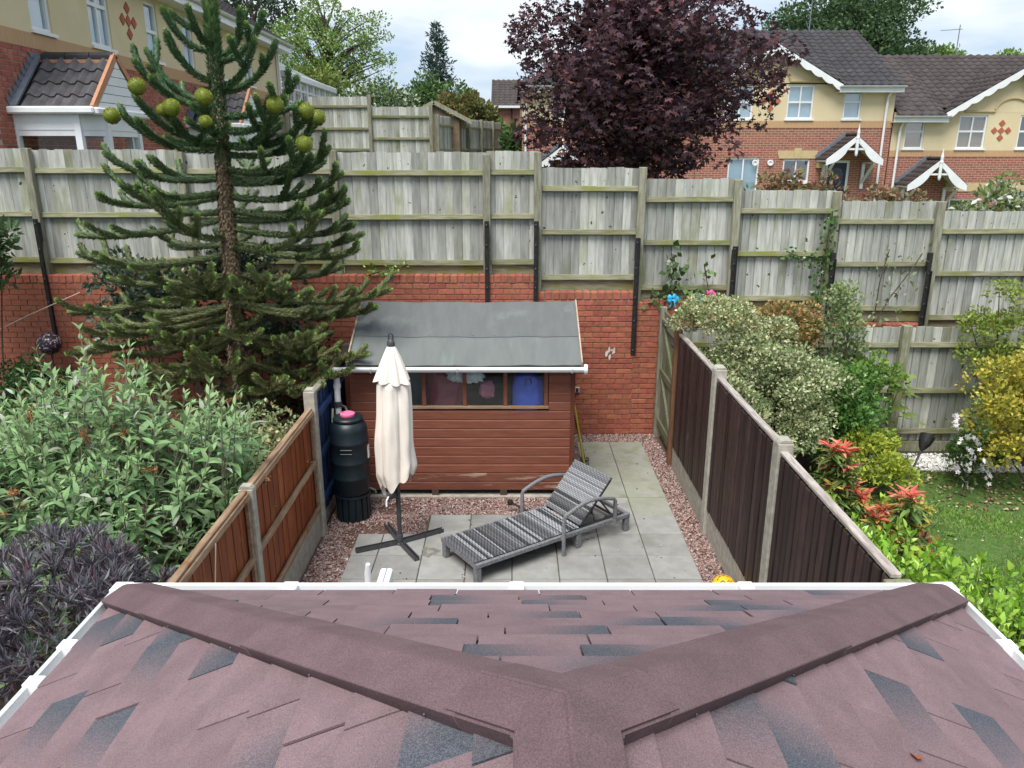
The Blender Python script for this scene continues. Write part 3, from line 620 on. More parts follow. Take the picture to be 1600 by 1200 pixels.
b = MB(); b.tube([(.15, 8.355, 1.36), (.16, 8.345, 1.43), (.21, 8.345, 1.43), (.22, 8.36, 1.37)], .008, 6); b.build('handle', DARKMETAL, bpy.data.objects['storage_bag'], smooth=True)
lump('pink_cushion', 'folded dusky pink cloth seen through the third shed window', 'cloth', (-.28, 8.38, 1.3), (.085, .05, .1), mat('pink_cloth', (.5, .16, .24), (.4, .12, .18), rough=.9), 3, .1, 5)
lump('carrier_bag', 'crumpled pale grey plastic bag hanging behind the shed windows', 'bag', (-.52, 8.38, 1.475), (.19, .05, .085), mat('pale_plastic', (.8, .8, .82), (.6, .6, .62), rough=.4, scale=25), 4, .16, 8, 9)
lump('red_blanket', 'dark red blanket behind the second shed window', 'blanket', (-.76, 8.5, 1.28), (.22, .1, .3), mat('dark_red_cloth', (.3, .05, .09), (.2, .03, .06), rough=.9), 3, .08, 9)
lump('dust_sheet', 'pale grey dust sheet behind the left-hand shed windows', 'sheet', (-1.2, 8.62, 1.24), (.3, .1, .32), mat('dust_sheet', (.16, .18, .19), (.1, .115, .12), rough=.9, scale=6), 3, .08, 12)

# ================================================================ own extension: hipped shingle roof in the foreground
RX0, RX1, RY, RZ = -1.53, 1.71, 2.69, 2.20
HALF = (RX1 - RX0) / 2; RC = (RX0 + RX1) / 2; RISE = .775; SL = math.hypot(HALF, RISE); TH = math.atan2(RISE, HALF); CT, ST = math.cos(TH), math.sin(TH)
ext = thing('extension_roof', 'hipped mauve shingle roof with white gutters in the foreground', 'roof', (RC, 1, 2.2))
def shinglemat(name, flip=0, base=(.178, .122, .13), k=1.0):
    m = bpy.data.materials.new(name); m.use_nodes = True; t = m.node_tree; N = t.nodes; lk = t.links.new; p = N['Principled BSDF']
    p.inputs['Roughness'].default_value = .92; p.inputs['Specular IOR Level'].default_value = .2
    tcn = N.new('ShaderNodeTexCoord'); oi = N.new('ShaderNodeObjectInfo')
    def noise(s, d=3):
        n = N.new('ShaderNodeTexNoise'); n.noise_dimensions = '4D'; n.inputs['Scale'].default_value = s; n.inputs['Detail'].default_value = d
        lk(tcn.outputs['Object'], n.inputs['Vector']); q = N.new('ShaderNodeMath'); q.operation = 'MULTIPLY'; q.inputs[1].default_value = 91.7; lk(oi.outputs['Random'], q.inputs[0]); lk(q.outputs[0], n.inputs['W']); return n.outputs['Fac']
    def mr(v, a, b, c=0, d=1):
        r = N.new('ShaderNodeMapRange'); r.interpolation_type = 'SMOOTHSTEP'
        for i, x in enumerate((a, b, c, d)): r.inputs[i + 1].default_value = x
        lk(v, r.inputs[0]); return r.outputs[0]
    def mixc(f, a, b, mode='MIX'):
        x = N.new('ShaderNodeMix'); x.data_type = 'RGBA'; x.blend_type = mode; lk(f, x.inputs[0]) if not isinstance(f, float) else setattr(x.inputs[0], 'default_value', f)
        for s, v in ((6, a), (7, b)):
            if isinstance(v, tuple): x.inputs[s].default_value = (*v, 1)
            else: lk(v, x.inputs[s])
        return x.outputs[2]
    g = noise(420, 2); soft = noise(9, 4)
    col = mixc(mr(soft, .3, .7), tuple(c * .9 for c in base), tuple(c * 1.1 for c in base))
    if flip:
        sp = N.new('ShaderNodeSeparateXYZ'); lk(tcn.outputs['Object'], sp.inputs[0])
        a1 = N.new('ShaderNodeMath'); a1.operation = 'MULTIPLY_ADD'; a1.inputs[1].default_value = flip; lk(sp.outputs[0], a1.inputs[0])
        a2 = N.new('ShaderNodeMath'); a2.operation = 'MULTIPLY_ADD'; a2.inputs[1].default_value = .22; a2.inputs[2].default_value = -.11; lk(soft, a2.inputs[0])
        a3 = N.new('ShaderNodeMath'); a3.operation = 'MULTIPLY_ADD'; a3.inputs[1].default_value = .55; lk(sp.outputs[1], a3.inputs[0]); lk(a2.outputs[0], a3.inputs[2]); lk(a3.outputs[0], a1.inputs[2])
        col = mixc(mr(a1.outputs[0], -.13, .16), col, mixc(mr(g, .4, .6), (.055, .06, .073), (.085, .092, .107)))
    spk = mr(g, .3, .72, .74 , 1.27)
    col = mixc(1.0, col, spk, 'MULTIPLY'); lk(col, p.inputs['Base Color'])
    hs = N.new('ShaderNodeHueSaturation'); lk(col, hs.inputs['Color']); lk(mr(oi.outputs['Random'], 0, 1, .95 * k, 1.05 * k), hs.inputs['Value']); lk(hs.outputs[0], p.inputs['Base Color'])
    bp = N.new('ShaderNodeBump'); bp.inputs['Strength'].default_value = .5; bp.inputs['Distance'].default_value = .002; lk(g, bp.inputs['Height']); lk(bp.outputs[0], p.inputs['Normal'])
    return m
SHG = shinglemat('mauve_shingle'); SHGA = shinglemat('blue_flecked_shingle', 1); SHGB = shinglemat('blue_flecked_shingle_mirrored', -1); CAPM = shinglemat('mauve_hip_cap', 0, (.124, .081, .087))
def slope_axes(which):
    if which == 'front': return Vector((RX0, RY, RZ)), Vector((1, 0, 0)), Vector((0, -CT, ST)), Vector((0, ST, CT))
    if which == 'left': return Vector((RX0, RY, RZ)), Vector((0, -1, 0)), Vector((CT, 0, ST)), Vector((-ST, 0, CT))
    return Vector((RX1, RY, RZ)), Vector((0, -1, 0)), Vector((-CT, 0, ST)), Vector((ST, 0, CT))
def clip(poly, nx, ny, d):
    out = []
    for i in range(len(poly)):
        p, q = poly[i], poly[(i + 1) % len(poly)]; fp, fq = nx*p[0]+ny*p[1]-d, nx*q[0]+ny*q[1]-d
        if fp >= 0: out.append(p)
        if fp * fq < 0: t = fp / (fp - fq); out.append((p[0]+t*(q[0]-p[0]), p[1]+t*(q[1]-p[1])))
    return out
EXPO = .148; BACK = 2.55
for which in ('front', 'left', 'right'):
    O, A, B, Nn = slope_axes(which); W = RX1 - RX0 if which == 'front' else BACK
    deck = [(0, -.02), (W, -.02), (W - SL * CT, SL), (SL * CT, SL)] if which == 'front' else [(0, -.02), (W, -.02), (W, SL), (SL * CT, SL)]
    if which == 'front': deck[2] = (W / 2 + .001, SL); deck[3] = (W / 2 - .001, SL)
    dk = MB(); n = 4; dk.add([O + A*a + B*b - Nn*.002 for a, b in deck] + [O + A*a + B*b - Nn*.03 for a, b in deck], [(0,1,2,3),(7,6,5,4)] + [(i, i+4, (i+1) % 4+4, (i+1) % 4) for i in range(4)]); dk.build('roof_deck', CAPM, ext)
    rr = random.Random({'front': 3, 'left': 11, 'right': 23}[which])
    for c in range(13):
        b0 = c * EXPO - (.025 if c == 0 else 0); b1 = min(c * EXPO + EXPO + .03, SL - .01); a = -.05 - rr.uniform(0, .25)
        while a < W:
            w = rr.choice((.24, .28, .32, .36)); a0, a1 = a, a + w; a = a1 + (.006 if rr.random() < .75 else .0)
            poly = [(a0, b0), (a1, b0), (a1, b1), (a0, b1)]
            poly = clip(poly, 1, -CT, .004)
            if which == 'front' and poly: poly = clip(poly, -1, -CT, -W + .004)
            if poly and which != 'front': poly = clip(poly, -1, 0, -W)
            if len(poly) < 3: continue
            ar = abs(sum(poly[i][0]*poly[(i+1) % len(poly)][1]-poly[(i+1) % len(poly)][0]*poly[i][1] for i in range(len(poly)))) / 2
            if ar < .002: continue
            # stay under the caps: drop what the hip cap hides completely
            ca, cb = (a0 + a1) / 2, (c + .5) * EXPO; n = len(poly); V = []
            up = rr.uniform(0, .0008) + (.0035 if rr.random() < .05 else 0)
            for lift in (0, 1):
                for (x, y) in poly:
                    tp = .0125 - (y - b0) / EXPO * .0075 + up; V.append((x - ca, y - cb, tp if lift else tp - .006))
            F = [tuple(range(n, 2*n)), tuple(range(n-1, -1, -1))] + [(i, (i+1) % n, (i+1) % n+n, i+n) for i in range(n)]
            r_ = rr.random(); mm = SHGA if r_ < .17 else SHGB if r_ < .34 else SHG
            M4 = Matrix((A, B, Nn)).transposed().to_4x4(); M4.translation = O + A*ca + B*cb
            putm('shingle', mesh('shingle', V, F, mm), ext, M4)
# hip and ridge caps: folded strips whose wings lie parallel to the slopes, meeting in one junction piece
J = Vector((RC, RY - HALF, RZ + RISE)); nf, nl, nr = Vector((0, ST, CT)), Vector((-ST, 0, CT)), Vector((ST, 0, CT)); WING, LIP = .101, .042
def inslope(d, n, side):
    q = n.cross(d).normalized(); return q if q.dot(side) > 0 else -q
def apex(h): return J + Vector((0, 0, h / CT))
def meet(p, d, q, e):
    """point where the coplanar lines p+s*d and q+t*e cross"""
    w = q - p; c = d.cross(e); return p + d * (w.cross(e).dot(c) / c.length_squared)
HD = {}
for sg, ns in ((-1, nl), (1, nr)):
    c0 = Vector((RX0 if sg < 0 else RX1, RY, RZ)); d = (c0 - J).normalized(); HD[sg] = (d, (c0 - J).length, inslope(d, nf, Vector((0, 1, 0))), inslope(d, ns, Vector((sg, -1, 0))), ns)
def strip(name, a, e, w0, n0, w1, n1):
    """one folded cap length from a to e (points on its crest)"""
    V = []
    up = (n0 + n1).normalized()
    for p in (a, e): V += [p + w0*WING - n0*LIP, p + w0*WING, p + w0*.012, p - up*.0022, p + w1*.012, p + w1*WING, p + w1*WING - n1*LIP]
    F = [(i, i+1, i+8, i+7) for i in range(6)] + [(0, 6, 5, 4, 3, 2, 1), (7, 8, 9, 10, 11, 12, 13), (0, 7, 13, 6)]
    return MB().add(V, F).build(name, CAPM, ext, bevel=.0025, smooth=True)
for sg in (-1, 1):
    d, Lh, df, ds, ns = HD[sg]
    for i, (s0, s1) in enumerate(((.2, 1.12), (1.08, 1.98), (1.94, Lh + .035))):
        A0 = apex(.0445 - .0036 * i); strip('hip_cap', A0 + d*s0, A0 + d*s1, df, nf, ds, ns)
A0 = apex(.0445); strip('ridge_cap', A0 + Vector((0, -.2, 0)), A0 + Vector((0, -1.5, 0)), Vector((-CT, 0, -ST)), nl, Vector((CT, 0, -ST)), nr)
A0 = apex(.0475); b = MB(); arm = .235; Rb = A0 + Vector((0, -.24, 0)); pts = {}
def quad(*p): b.add(p, [tuple(range(len(p)))])
for sg in (-1, 1):
    d, Lh, df, ds, ns = HD[sg]; rw = Vector((sg*CT, 0, -ST)); Hp = A0 + d*arm; K = meet(Hp + ds*WING, d, Rb + rw*WING, Vector((0, 1, 0))); pts[sg] = Hp
    quad(A0, Hp, Hp + ds*WING, K); quad(A0, K, Rb + rw*WING, Rb)
    quad(Hp + ds*WING, Hp + ds*WING - ns*LIP, K - ns*LIP, K); quad(K, K - ns*LIP, Rb + rw*WING - ns*LIP, Rb + rw*WING)
    quad(Hp, Hp - ns*.006, Hp + ds*WING - ns*.006, Hp + ds*WING); quad(Hp, Hp + df*WING, Hp + df*WING - nf*.006, Hp - nf*.006)
dl, dr2 = HD[-1], HD[1]; K = meet(pts[-1] + dl[2]*WING, dl[0], pts[1] + dr2[2]*WING, dr2[0])
for sg in (-1, 1):
    d, Lh, df, ds, ns = HD[sg]; quad(A0, K, pts[sg] + df*WING, pts[sg]); quad(K, K - nf*LIP, pts[sg] + df*WING - nf*LIP, pts[sg] + df*WING)
mj = mesh('junction_cap', b.V, b.F, CAPM); bm = bmesh.new(); bm.from_mesh(mj); bmesh.ops.remove_doubles(bm, verts=bm.verts, dist=.0004); bmesh.ops.recalc_face_normals(bm, faces=bm.faces)
bmesh.ops.bevel(bm, geom=[e for e in bm.edges if len(e.link_faces) == 2 and e.calc_face_angle() > .15], offset=.006, segments=2, affect='EDGES'); bm.to_mesh(mj); bm.free(); put('junction_cap', mj, ext)
for sg in (-1, 1):
    d, Lh, df, ds, ns = HD[sg]
    for s in (.3, .75, 1.2, 1.7, 2.1): put('cap_nail', boxm((.006, .006, .006), DARKMETAL, .002), ext, apex(.042) + d*s + ds*(WING + .001) - ns*.02)
# white gutters, fascia
def boxgutter(name, p, length, rz):
    prof = [(.0, -.03), (0, -.055), (.015, -.07), (.06, -.07), (.08, -.05), (.086, -.004), (.081, .004), (.072, -.004), (.07, -.044), (.056, -.056), (.018, -.056), (.008, -.05), (.008, -.03)]
    b = MB(); M4 = Matrix.Rotation(rz, 4, 'Z') @ Matrix(((0, 1, 0, 0), (-1, 0, 0, 0), (0, 0, 1, 0), (0, 0, 0, 1)))
    b.prism([(x, z) for x, z in prof], 0, length, M4); return b.build(name, WHITE, ext, loc=p, smooth=False)
# local: runs along +x', opens towards -y' before rotation
boxgutter('gutter', (RX1 + .035, RY - .005, RZ + .0), RX1 - RX0 + .07, R(180))
boxgutter('gutter', (RX0 + .005, RY + .078, RZ + .0), 2.9, R(-90))
boxgutter('gutter', (RX1 - .005, RY - 2.8, RZ + .0), 2.878, R(90))
for x in (-.9, .02, .95): box('gutter_joint', ext, (x - .03, RY + .03, RZ - .085), (x + .03, RY + .085, RZ + .006), WHITE, .003)
for sx, X in ((-1, RX0), (1, RX1)):
    for y in (2.36, 2.16): box('gutter_joint', ext, (X + sx * .058 - .028, y - .025, RZ - .085), (X + sx * .058 + .028, y + .025, RZ + .006), WHITE, .003)
    box('fascia', ext, (X - sx * .02 - .012, -.2, RZ - .19), (X - sx * .02 + .012, RY - .04, RZ - .03), WHITE)
    box('gutter_corner', ext, (X + sx * .05 - .037, RY + .02, RZ - .09), (X + sx * .05 + .037, RY + .0835, RZ + .0055), WHITE, .003)
box('fascia', ext, (RX0 - .03, RY - .039, RZ - .19), (RX1 + .03, RY - .015, RZ - .03), WHITE)
box('extension_wall', ext, (RX0 + .22, -.2, -.02), (RX1 - .22, RY - .25, RZ - .03), HBRICK)
box('soffit', ext, (RX0 + .0, -.2, RZ - .19), (RX1 - .0, RY - .045, RZ - .165), WHITE)
# a fallen leaf on the shingles
fm_ = T_lance(.3, .1, .08); lm = mesh('fallen_leaf', fm_[0] * .05, fm_[1], LEAF, col=np.tile((.5, .16, .07), (8, 1)))
O, A, B, Nn = slope_axes('right'); tag(put('fallen_leaf', lm, None, (0.883, 1.364, 2.620), (R(4), R(25.6), R(70))), 'curled orange leaf lying on the right roof slope', 'leaf')
# open patio door leaf, its top edge shows over the gutter
dr = thing('patio_door', 'open white patio door whose top edge rises above the gutter', 'door', (-.58, 2.45, 0))
box('door_leaf', dr, (-.605, 2.46, .05), (-.55, 3.15, 2.05), WHITE, .006); box('glazing', dr, (-.62, 2.56, .2), (-.54, 3.05, 1.92), HGLASS)
box('weather_strip', dr, (-.579, 2.47, 2.0505), (-.573, 3.14, 2.053), mat('grey_seal', (.3, .3, .3), rough=.6))
b = MB(); b.tube([(-.66, 3.12, 1.86), (-.665, 3.14, 1.95), (-.665, 3.14, 2.03), (-.66, 3.13, 2.08)], [.012, .016, .016, .01], 10); b.build('door_handle', WHITE, dr, smooth=True)

# ================================================================ parasol
ps = thing('parasol', 'closed cream garden parasol on a black cross base', 'parasol', (-1.15, 7.1, .036)); PX, PY = -1.15, 7.1
for ex, ey, nm in ((-1.57, 6.91, 1), (-.735, 7.36, 1), (-.935, 6.745, 1), (-1.36, 7.5, 1)):
    b = MB(); d = Vector((ex - PX, ey - PY, 0)); l = d.length; d.normalize()
    M4 = Matrix.Translation((PX, PY, .036)) @ Matrix.Rotation(math.atan2(d.y, d.x), 4, 'Z')
    b.box((.03, -.024, 0), (l, .024, .006), M4); b.box((.03, -.024, .0062), (l, -.017, .045), M4); b.box((.03, .017, .0062), (l, .024, .045), M4); b.build('base_arm', DARKMETAL, ps)
b = MB(); b.lathe([(.05, .04), (.05, .05), (.034, .06), (.034, .14), (.028, .15)], 16, (PX, PY, .0)); b.build('hub', DARKMETAL, ps, smooth=True)
b = MB(); b.tube([(PX, PY, .05), (PX, PY, 2.16)], .024, 14); b.build('pole', DARKMETAL, ps, smooth=True)
b = MB(); b.lathe([(.034, 2.08), (.04, 2.10), (.037, 2.16), (.026, 2.19), (.012, 2.2)], 14, (PX, PY, 0)); b.tube([(PX - .02, PY, 2.19), (PX - .02, PY, 2.235), (PX, PY, 2.255), (PX + .02, PY, 2.235), (PX + .02, PY, 2.19)], .008, 8); b.build('finial', DARKMETAL, ps, smooth=True)
b = MB(); b.lathe([(.0, -.045), (.04, -.045), (.046, -.03), (.046, .03), (.04, .045), (0, .045)], 14); b.build('crank_housing', DARKMETAL, ps, loc=(PX - .055, PY - .03, .60), rot=(0, R(70), 0), smooth=True)
b = MB(); b.tube([(PX - .08, PY - .06, .60), (PX - .1, PY - .11, .57), (PX - .1, PY - .12, .51)], .009, 8); b.build('crank_handle', WHITE, ps, smooth=True)
def cloth(name, zs, Rf, nth=96, hem=None):
    V = []
    for i, z in enumerate(zs):
        f = i / (len(zs) - 1)
        for k in range(nth):
            a = 2*math.pi*k/nth; r = Rf(f, a); zz = z + (hem(a) * f ** 3 if hem else 0); V.append((PX + r*math.cos(a), PY + r*math.sin(a), zz))
    F = [(i*nth+k, i*nth+(k+1) % nth, (i+1)*nth+(k+1) % nth, (i+1)*nth+k) for i in range(len(zs)-1) for k in range(nth)]
    return put(name, mesh(name, V, F, CANVAS, smooth=True), ps)
def pleat(a, n, ph): return abs(math.sin(n*a/2 + ph)) ** .8
cloth('vent_cap', list(np.linspace(2.13, 1.80, 14)), lambda f, a: .036 + (.135 * f ** .9) * (.72 + .34 * pleat(a, 8, .3 + .1*f)) * (1 - .12*math.sin(3*a)*f), hem=lambda a: -.02 * pleat(a, 8, .3) + .012*math.sin(2*a))
def body(f, a):
    sh = min(f / .06, 1); base = .055 + .1 * sh ** .6 + .05 * f
    fold = .6 + .44 * pleat(a, 6, .35 + .6*f + .4*math.sin(2*a + f)) + .035 * math.sin(11*a + 5*f) + .012*math.sin(19*a - 9*f) + .015*math.sin(3*a + 17*f)
    return base * (1 - .62*sh + .62*sh*fold) * (1 + .05*math.sin(7*f + a)) * (1 if f < .9 else 1 - (f - .9) * 2.2 * (.6 + .4*math.sin(a*2+1)))
cloth('canopy', list(np.linspace(1.83, .72, 46)), body, 120, hem=lambda a: -.1 * math.sin(a * 1 - 1.1) - .05 * math.sin(3*a) + .03*math.sin(8*a))
cloth('canopy_lining', list(np.linspace(1.80, .80, 20)), lambda f, a: body(f, a + .2) * .72, 60)

# ================================================================ water butt on its stand
wb = thing('water_butt', 'dark green plastic water butt with pink lid beside the shed downpipe', 'water butt', (-1.76, 7.78, 0)); WX_, WY_ = -1.76, 7.78
b = MB(); n = 16
for k in range(n):
    a0, a1 = 2*math.pi*k/n, 2*math.pi*(k+.72)/n; r0, r1 = .188, .192
    pts = [(WX_+r*math.cos(a), WY_+r*math.sin(a), z) for z, r in ((0, r1), (.3, r0)) for a in (a0, (a0+a1)/2, a1)] 
    q = [(WX_+(r-.03)*math.cos(a), WY_+(r-.03)*math.sin(a), z) for z, r in ((0, r1), (.3, r0)) for a in (a0, (a0+a1)/2, a1)]
    b.add(pts + q, [(0,1,4,3),(1,2,5,4),(7,6,9,10),(8,7,10,11),(0,3,9,6),(2,8,11,5),(3,4,10,9),(4,5,11,10),(0,6,7,1),(1,7,8,2)])
b.lathe([(.17, .02), (.17, .28), (.2, .29), (.2, .315), (.05, .316)], 28, (WX_, WY_, 0)); b.build('stand', BUTT, wb)
prof = [(.05, .318), (.195, .318), (.212, .34), (.213, .50), (.219, .508), (.219, .524), (.214, .532), (.216, .68), (.222, .688), (.222, .704), (.216, .712), (.217, .90), (.223, .908), (.223, .93), (.217, .938), (.214, 1.04), (.2, 1.10), (.165, 1.135), (.14, 1.15)]
prof = [(r * .93, z) for r, z in prof]
b = MB(); b.lathe(prof, 40, (WX_, WY_, 0)); b.build('barrel', BUTT, wb, smooth=True)
b = MB(); b.lathe([(.13, 1.148), (.158, 1.15), (.16, 1.172), (.15, 1.185), (.06, 1.192)], 32, (WX_, WY_, 0)); b.build('lid', BUTT, wb, smooth=True)
b = MB(); b.lathe([(.05, 1.18), (.075, 1.19), (.082, 1.205), (.078, 1.222), (.058, 1.23), (.052, 1.215), (.03, 1.21), (.01, 1.21)], 24, (WX_, WY_, 0)); b.build('pink_lid', PINK, wb, smooth=True)
b = MB(); b.box((WX_ - .06, WY_ - .214, .858), (WX_ + .07, WY_ - .19, .878)); b.box((WX_ - .06, WY_ - .214, .825), (WX_ + .07, WY_ - .19, .833)); b.build('grip', BUTT, wb, bevel=.004)
box('sticker', wb, (WX_ + .197, WY_ - .035, .72), (WX_ + .209, WY_ + .03, .86), WHITE)
b = MB(); b.tube([(WX_ + .2, WY_ - .04, .37), (WX_ + .27, WY_ - .08, .36), (WX_ + .275, WY_ - .085, .33)], .013, 8); b.build('tap', DARKMETAL, wb, smooth=True)

# ================================================================ sun lounger
WICK = mat('woven_frame', (.12, .12, .13), (.21, .215, .225), rough=.5, scale=95, bump=.8, bdist=.004, lo=.4, hi=.6, detail=1)
sl_ = thing('sun_lounger', 'grey woven rattan sun lounger with raised back on the patio', 'sun lounger', (-.324, 6.354, .036), math.atan2(.564, .826))
def lb(name, lo, hi, m=WICK, bv=.008, rot=(0, 0, 0)): return box(name, sl_, lo, hi, m, bv, world=False, rot=rot)
# woven strands: flat cords running across, over and under the lengthwise ones
SC = [mat('wicker_strand_%d' % i, c, tuple(x * .8 for x in c), rough=.45, scale=60, rand=.25) for i, c in enumerate(((.055, .055, .06), (.105, .105, .113), (.18, .184, .193), (.29, .295, .31)))]
def strand_mesh(m, par, wd=.0165):
    V = []; n = 44
    for k in range(n + 1):
        y = .59 * k / n; z = .0042 * math.sin(k * math.pi / 2 + par * math.pi + .8)
        V += [(-wd/2, y, z), (-wd/4, y, z + .0035), (wd/4, y, z + .0035), (wd/2, y, z)]
    return mesh('strand', V, [(4*k+i, 4*k+i+1, 4*k+i+5, 4*k+i+4) for k in range(n) for i in range(3)], m)
SM = [[strand_mesh(m, p) for p in (0, 1)] for m in SC]; wr = random.Random(5)
def weave(length, loc, rot, nm):
    n = int(length / .0178); tone = 1.5
    for k in range(n):
        if wr.random() < .55: tone = wr.choice((0, 0, 1, 1, 2, 2, 3, 3, 3))
        M4 = Matrix.Translation(loc) @ Matrix.Rotation(rot, 4, 'Y') @ Matrix.Translation(((k + .5) * length / n, 0, 0)); putm(nm, SM[int(tone)][k % 2], sl_, M4, world=False)
lb('seat', (-.03, .003, .165), (1.225, .587, .203), SC[0], .006)
weave(1.25, (-.027, 0, .2085), 0, 'strand')
lb('side_rail', (-.03, -.035, .155), (1.89, -.001, .205)); lb('side_rail', (-.03, .591, .155), (1.89, .625, .205)); lb('end_rail', (-.034, -.034, .156), (-.0305, .624, .206), bv=.001)
lb('end_rail', (1.85, .0, .156), (1.888, .59, .203))
for x in (.0, 1.2, 1.855):
    for y in (.0, .585): lb('leg', (x - .032, y - .03, -.0), (x + .032, y + .03, .16))
ang = math.atan2(.43, .405); bl = .59
b = MB(); b.box((0, 0.005, -.016), (bl, .585, .010)); o = b.build('backrest', SC[0], sl_, world=False, loc=(1.235, 0, .222), rot=(0, -ang, 0), bevel=.006); weave(bl, (1.235 - .015*math.sin(ang), 0, .222 + .015*math.cos(ang)), -ang, 'strand')
for y0 in (.02, .54):
    b = MB(); b.box((.0, y0, -.034), (bl - .02, y0 + .03, -.0165)); b.build('back_frame', DARKMETAL, sl_, world=False, loc=(1.235, 0, .222), rot=(0, -ang, 0))
b = MB()
for y in (.1, .49): b.bar((1.50, y, .47), (1.72, y, .19), .016)
b.bar((1.50, .1, .47), (1.50, .49, .47), .016); b.bar((1.72, .06, .19), (1.72, .53, .19), .018); b.build('back_support', DARKMETAL, sl_, world=False)
for y in (.05, .535):
    b = MB(); b.box((1.26, y, .16), (1.86, y + .02, .185))
    for k in range(4): x = 1.6 + .05 * k; b.prism([(x, .1855), (x + .03, .1855), (x + .036, .21)], y, y + .02)
    b.build('ratchet', DARKMETAL, sl_, world=False)
for y in (-.065, .655):
    pts = [(.97, y, -.0 if y < 0 else .0), (.97, y, .395), (.985, y, .43)] + [(.985 + .63 * f, y, .43 + .075 * math.sin(math.pi * f) + .02 * f) for f in (.12, .25, .38, .5, .62, .75, .88, 1)] + [(1.635, y, .425), (1.64, y, .16)]
    b = MB(); b.tube(pts, .02, 8); b.build('armrest', WICK, sl_, world=False, smooth=True)
    b = MB(); yy = -.05 if y < 0 else .64
    for x in (.97, 1.64): b.box((x - .02, yy - .012, .165), (x + .02, yy + .012, .195))
    b.build('arm_bracket', WICK, sl_, world=False)
# ---- black rod lying behind
b = MB(); b.tube([(-.0, 7.86, .13), (.14, 7.80, .075), (.3, 7.74, .06)], .013, 8); b.lathe([(.0, -.03), (.028, -.025), (.034, 0), (.028, .025), (0, .03)], 12, (-.02, 7.865, .135)); tag(b.build('tent_peg', BLACKBAR, smooth=True), 'black knobbed rod lying on the gravel behind the lounger', 'rod')
# ---- yellow ball
BALLM = mat('yellow_ball', (.72, .47, .01), (.68, .42, .01), rough=.45, scale=4, spec=.5)
bl_ = thing('football', 'yellow ball with black markings by the brown fence', 'ball', (1.92, 6.14, .02)); BC = Vector((1.92, 6.14, .118))
bm = bmesh.new(); bmesh.ops.create_icosphere(bm, subdivisions=4, radius=.108); m_ = bpy.data.meshes.new('ball'); bm.to_mesh(m_); bm.free(); m_.materials.append(BALLM); m_.polygons.foreach_set('use_smooth', [True]*len(m_.polygons)); put('ball_skin', m_, bl_, BC)
def arc(pts, w=.006):
    P = [BC + (Vector(p).normalized() * .1085) for p in pts]; MB().tube(P, w, 6).build('marking', BLACKBAR, bl_, smooth=True)
arc([(-.5, -.5, .62), (-.25, -.45, .85), (-.1, -.62, .7)]); arc([(-.1, -.62, .7), (-.35, -.7, .5)]); arc([(-.62, -.2, .7), (-.4, .1, .9), (-.05, .12, 1), (.3, -.05, .9)], .004); arc([(.1, -.55, .8), (.25, -.4, .85), (.3, -.62, .65), (.42, -.4, .75)], .004)
# ---- poles leaning by the shed
for k, (c, nm, lab) in enumerate((((.62, .5, .06), 'broom', 'yellow broom handle leaning against the shed side'), ((.03, .03, .032), 'rake', 'black handled rake leaning against the shed side'), ((.4, .4, .38), 'hoe', 'grey handled hoe leaning against the shed side'))):
    mk = mat(nm + '_handle', c, rough=.5); y = 9.0 + .13 * k; bx_ = .93 + .015 * k
    t = thing(nm, lab, 'garden tool', (bx_, y + .1, 0)); b = MB(); b.tube([(bx_, y + .1, .04), (.735, y - .25, 1.05 - .07 * k)], .014, 8); b.build('handle', mk, t, smooth=True)
    box('head', t, (bx_ - .06, y + .06, .005), (bx_ + .05, y + .14, .06), DARKMETAL if k else mat('broom_head', (.25, .27, .3), rough=.7), .008)
# ---- blue and pink ornaments on the wall coping
def bow(name, label, x, z, m, s=1.0):
    t = thing(name, label, 'ornament', (x, 10.42, z)); rr = random.Random(int(x * 100))
    for k in range(5):
        a = 2*math.pi*k/5 + rr.uniform(-.2, .2); b = MB(); c = Vector((x + .045*s*math.cos(a), 10.40, z + .05 + .03*s*math.sin(a)))
        b.lathe([(0, -.012), (.02*s, -.01), (.03*s, 0), (.02*s, .01), (0, .012)], 10); b.build('petal', m, t, loc=c, rot=(R(75), rr.uniform(-.5, .5), 0), smooth=True)
    b = MB(); b.tube([(x, 10.40, z + .04), (x - .02*s, 10.385, z - .03), (x - .03*s, 10.38, z - .06)], .008, 6); b.tube([(x + .01, 10.40, z + .04), (x + .025*s, 10.385, z - .03), (x + .03*s, 10.382, z - .07)], .008, 6); b.build('ribbon', m, t, smooth=True)
BLU = mat('bright_blue_plastic', (.05, .42, .75), rough=.4); PNK = mat('bright_pink_plastic', (.75, .08, .32), rough=.4)
bow('toy_flower', 'bright blue plastic flower ornament on the wall above the gate', 2.2, 1.93, BLU, 1.2); bow('toy_flower', 'blue plastic ornament beside the pink one on the wall coping', 2.58, 1.95, BLU, 1.1); bow('toy_flower', 'bright pink plastic ornament on the wall behind the variegated bush', 2.7, 1.99, PNK, 1.1)
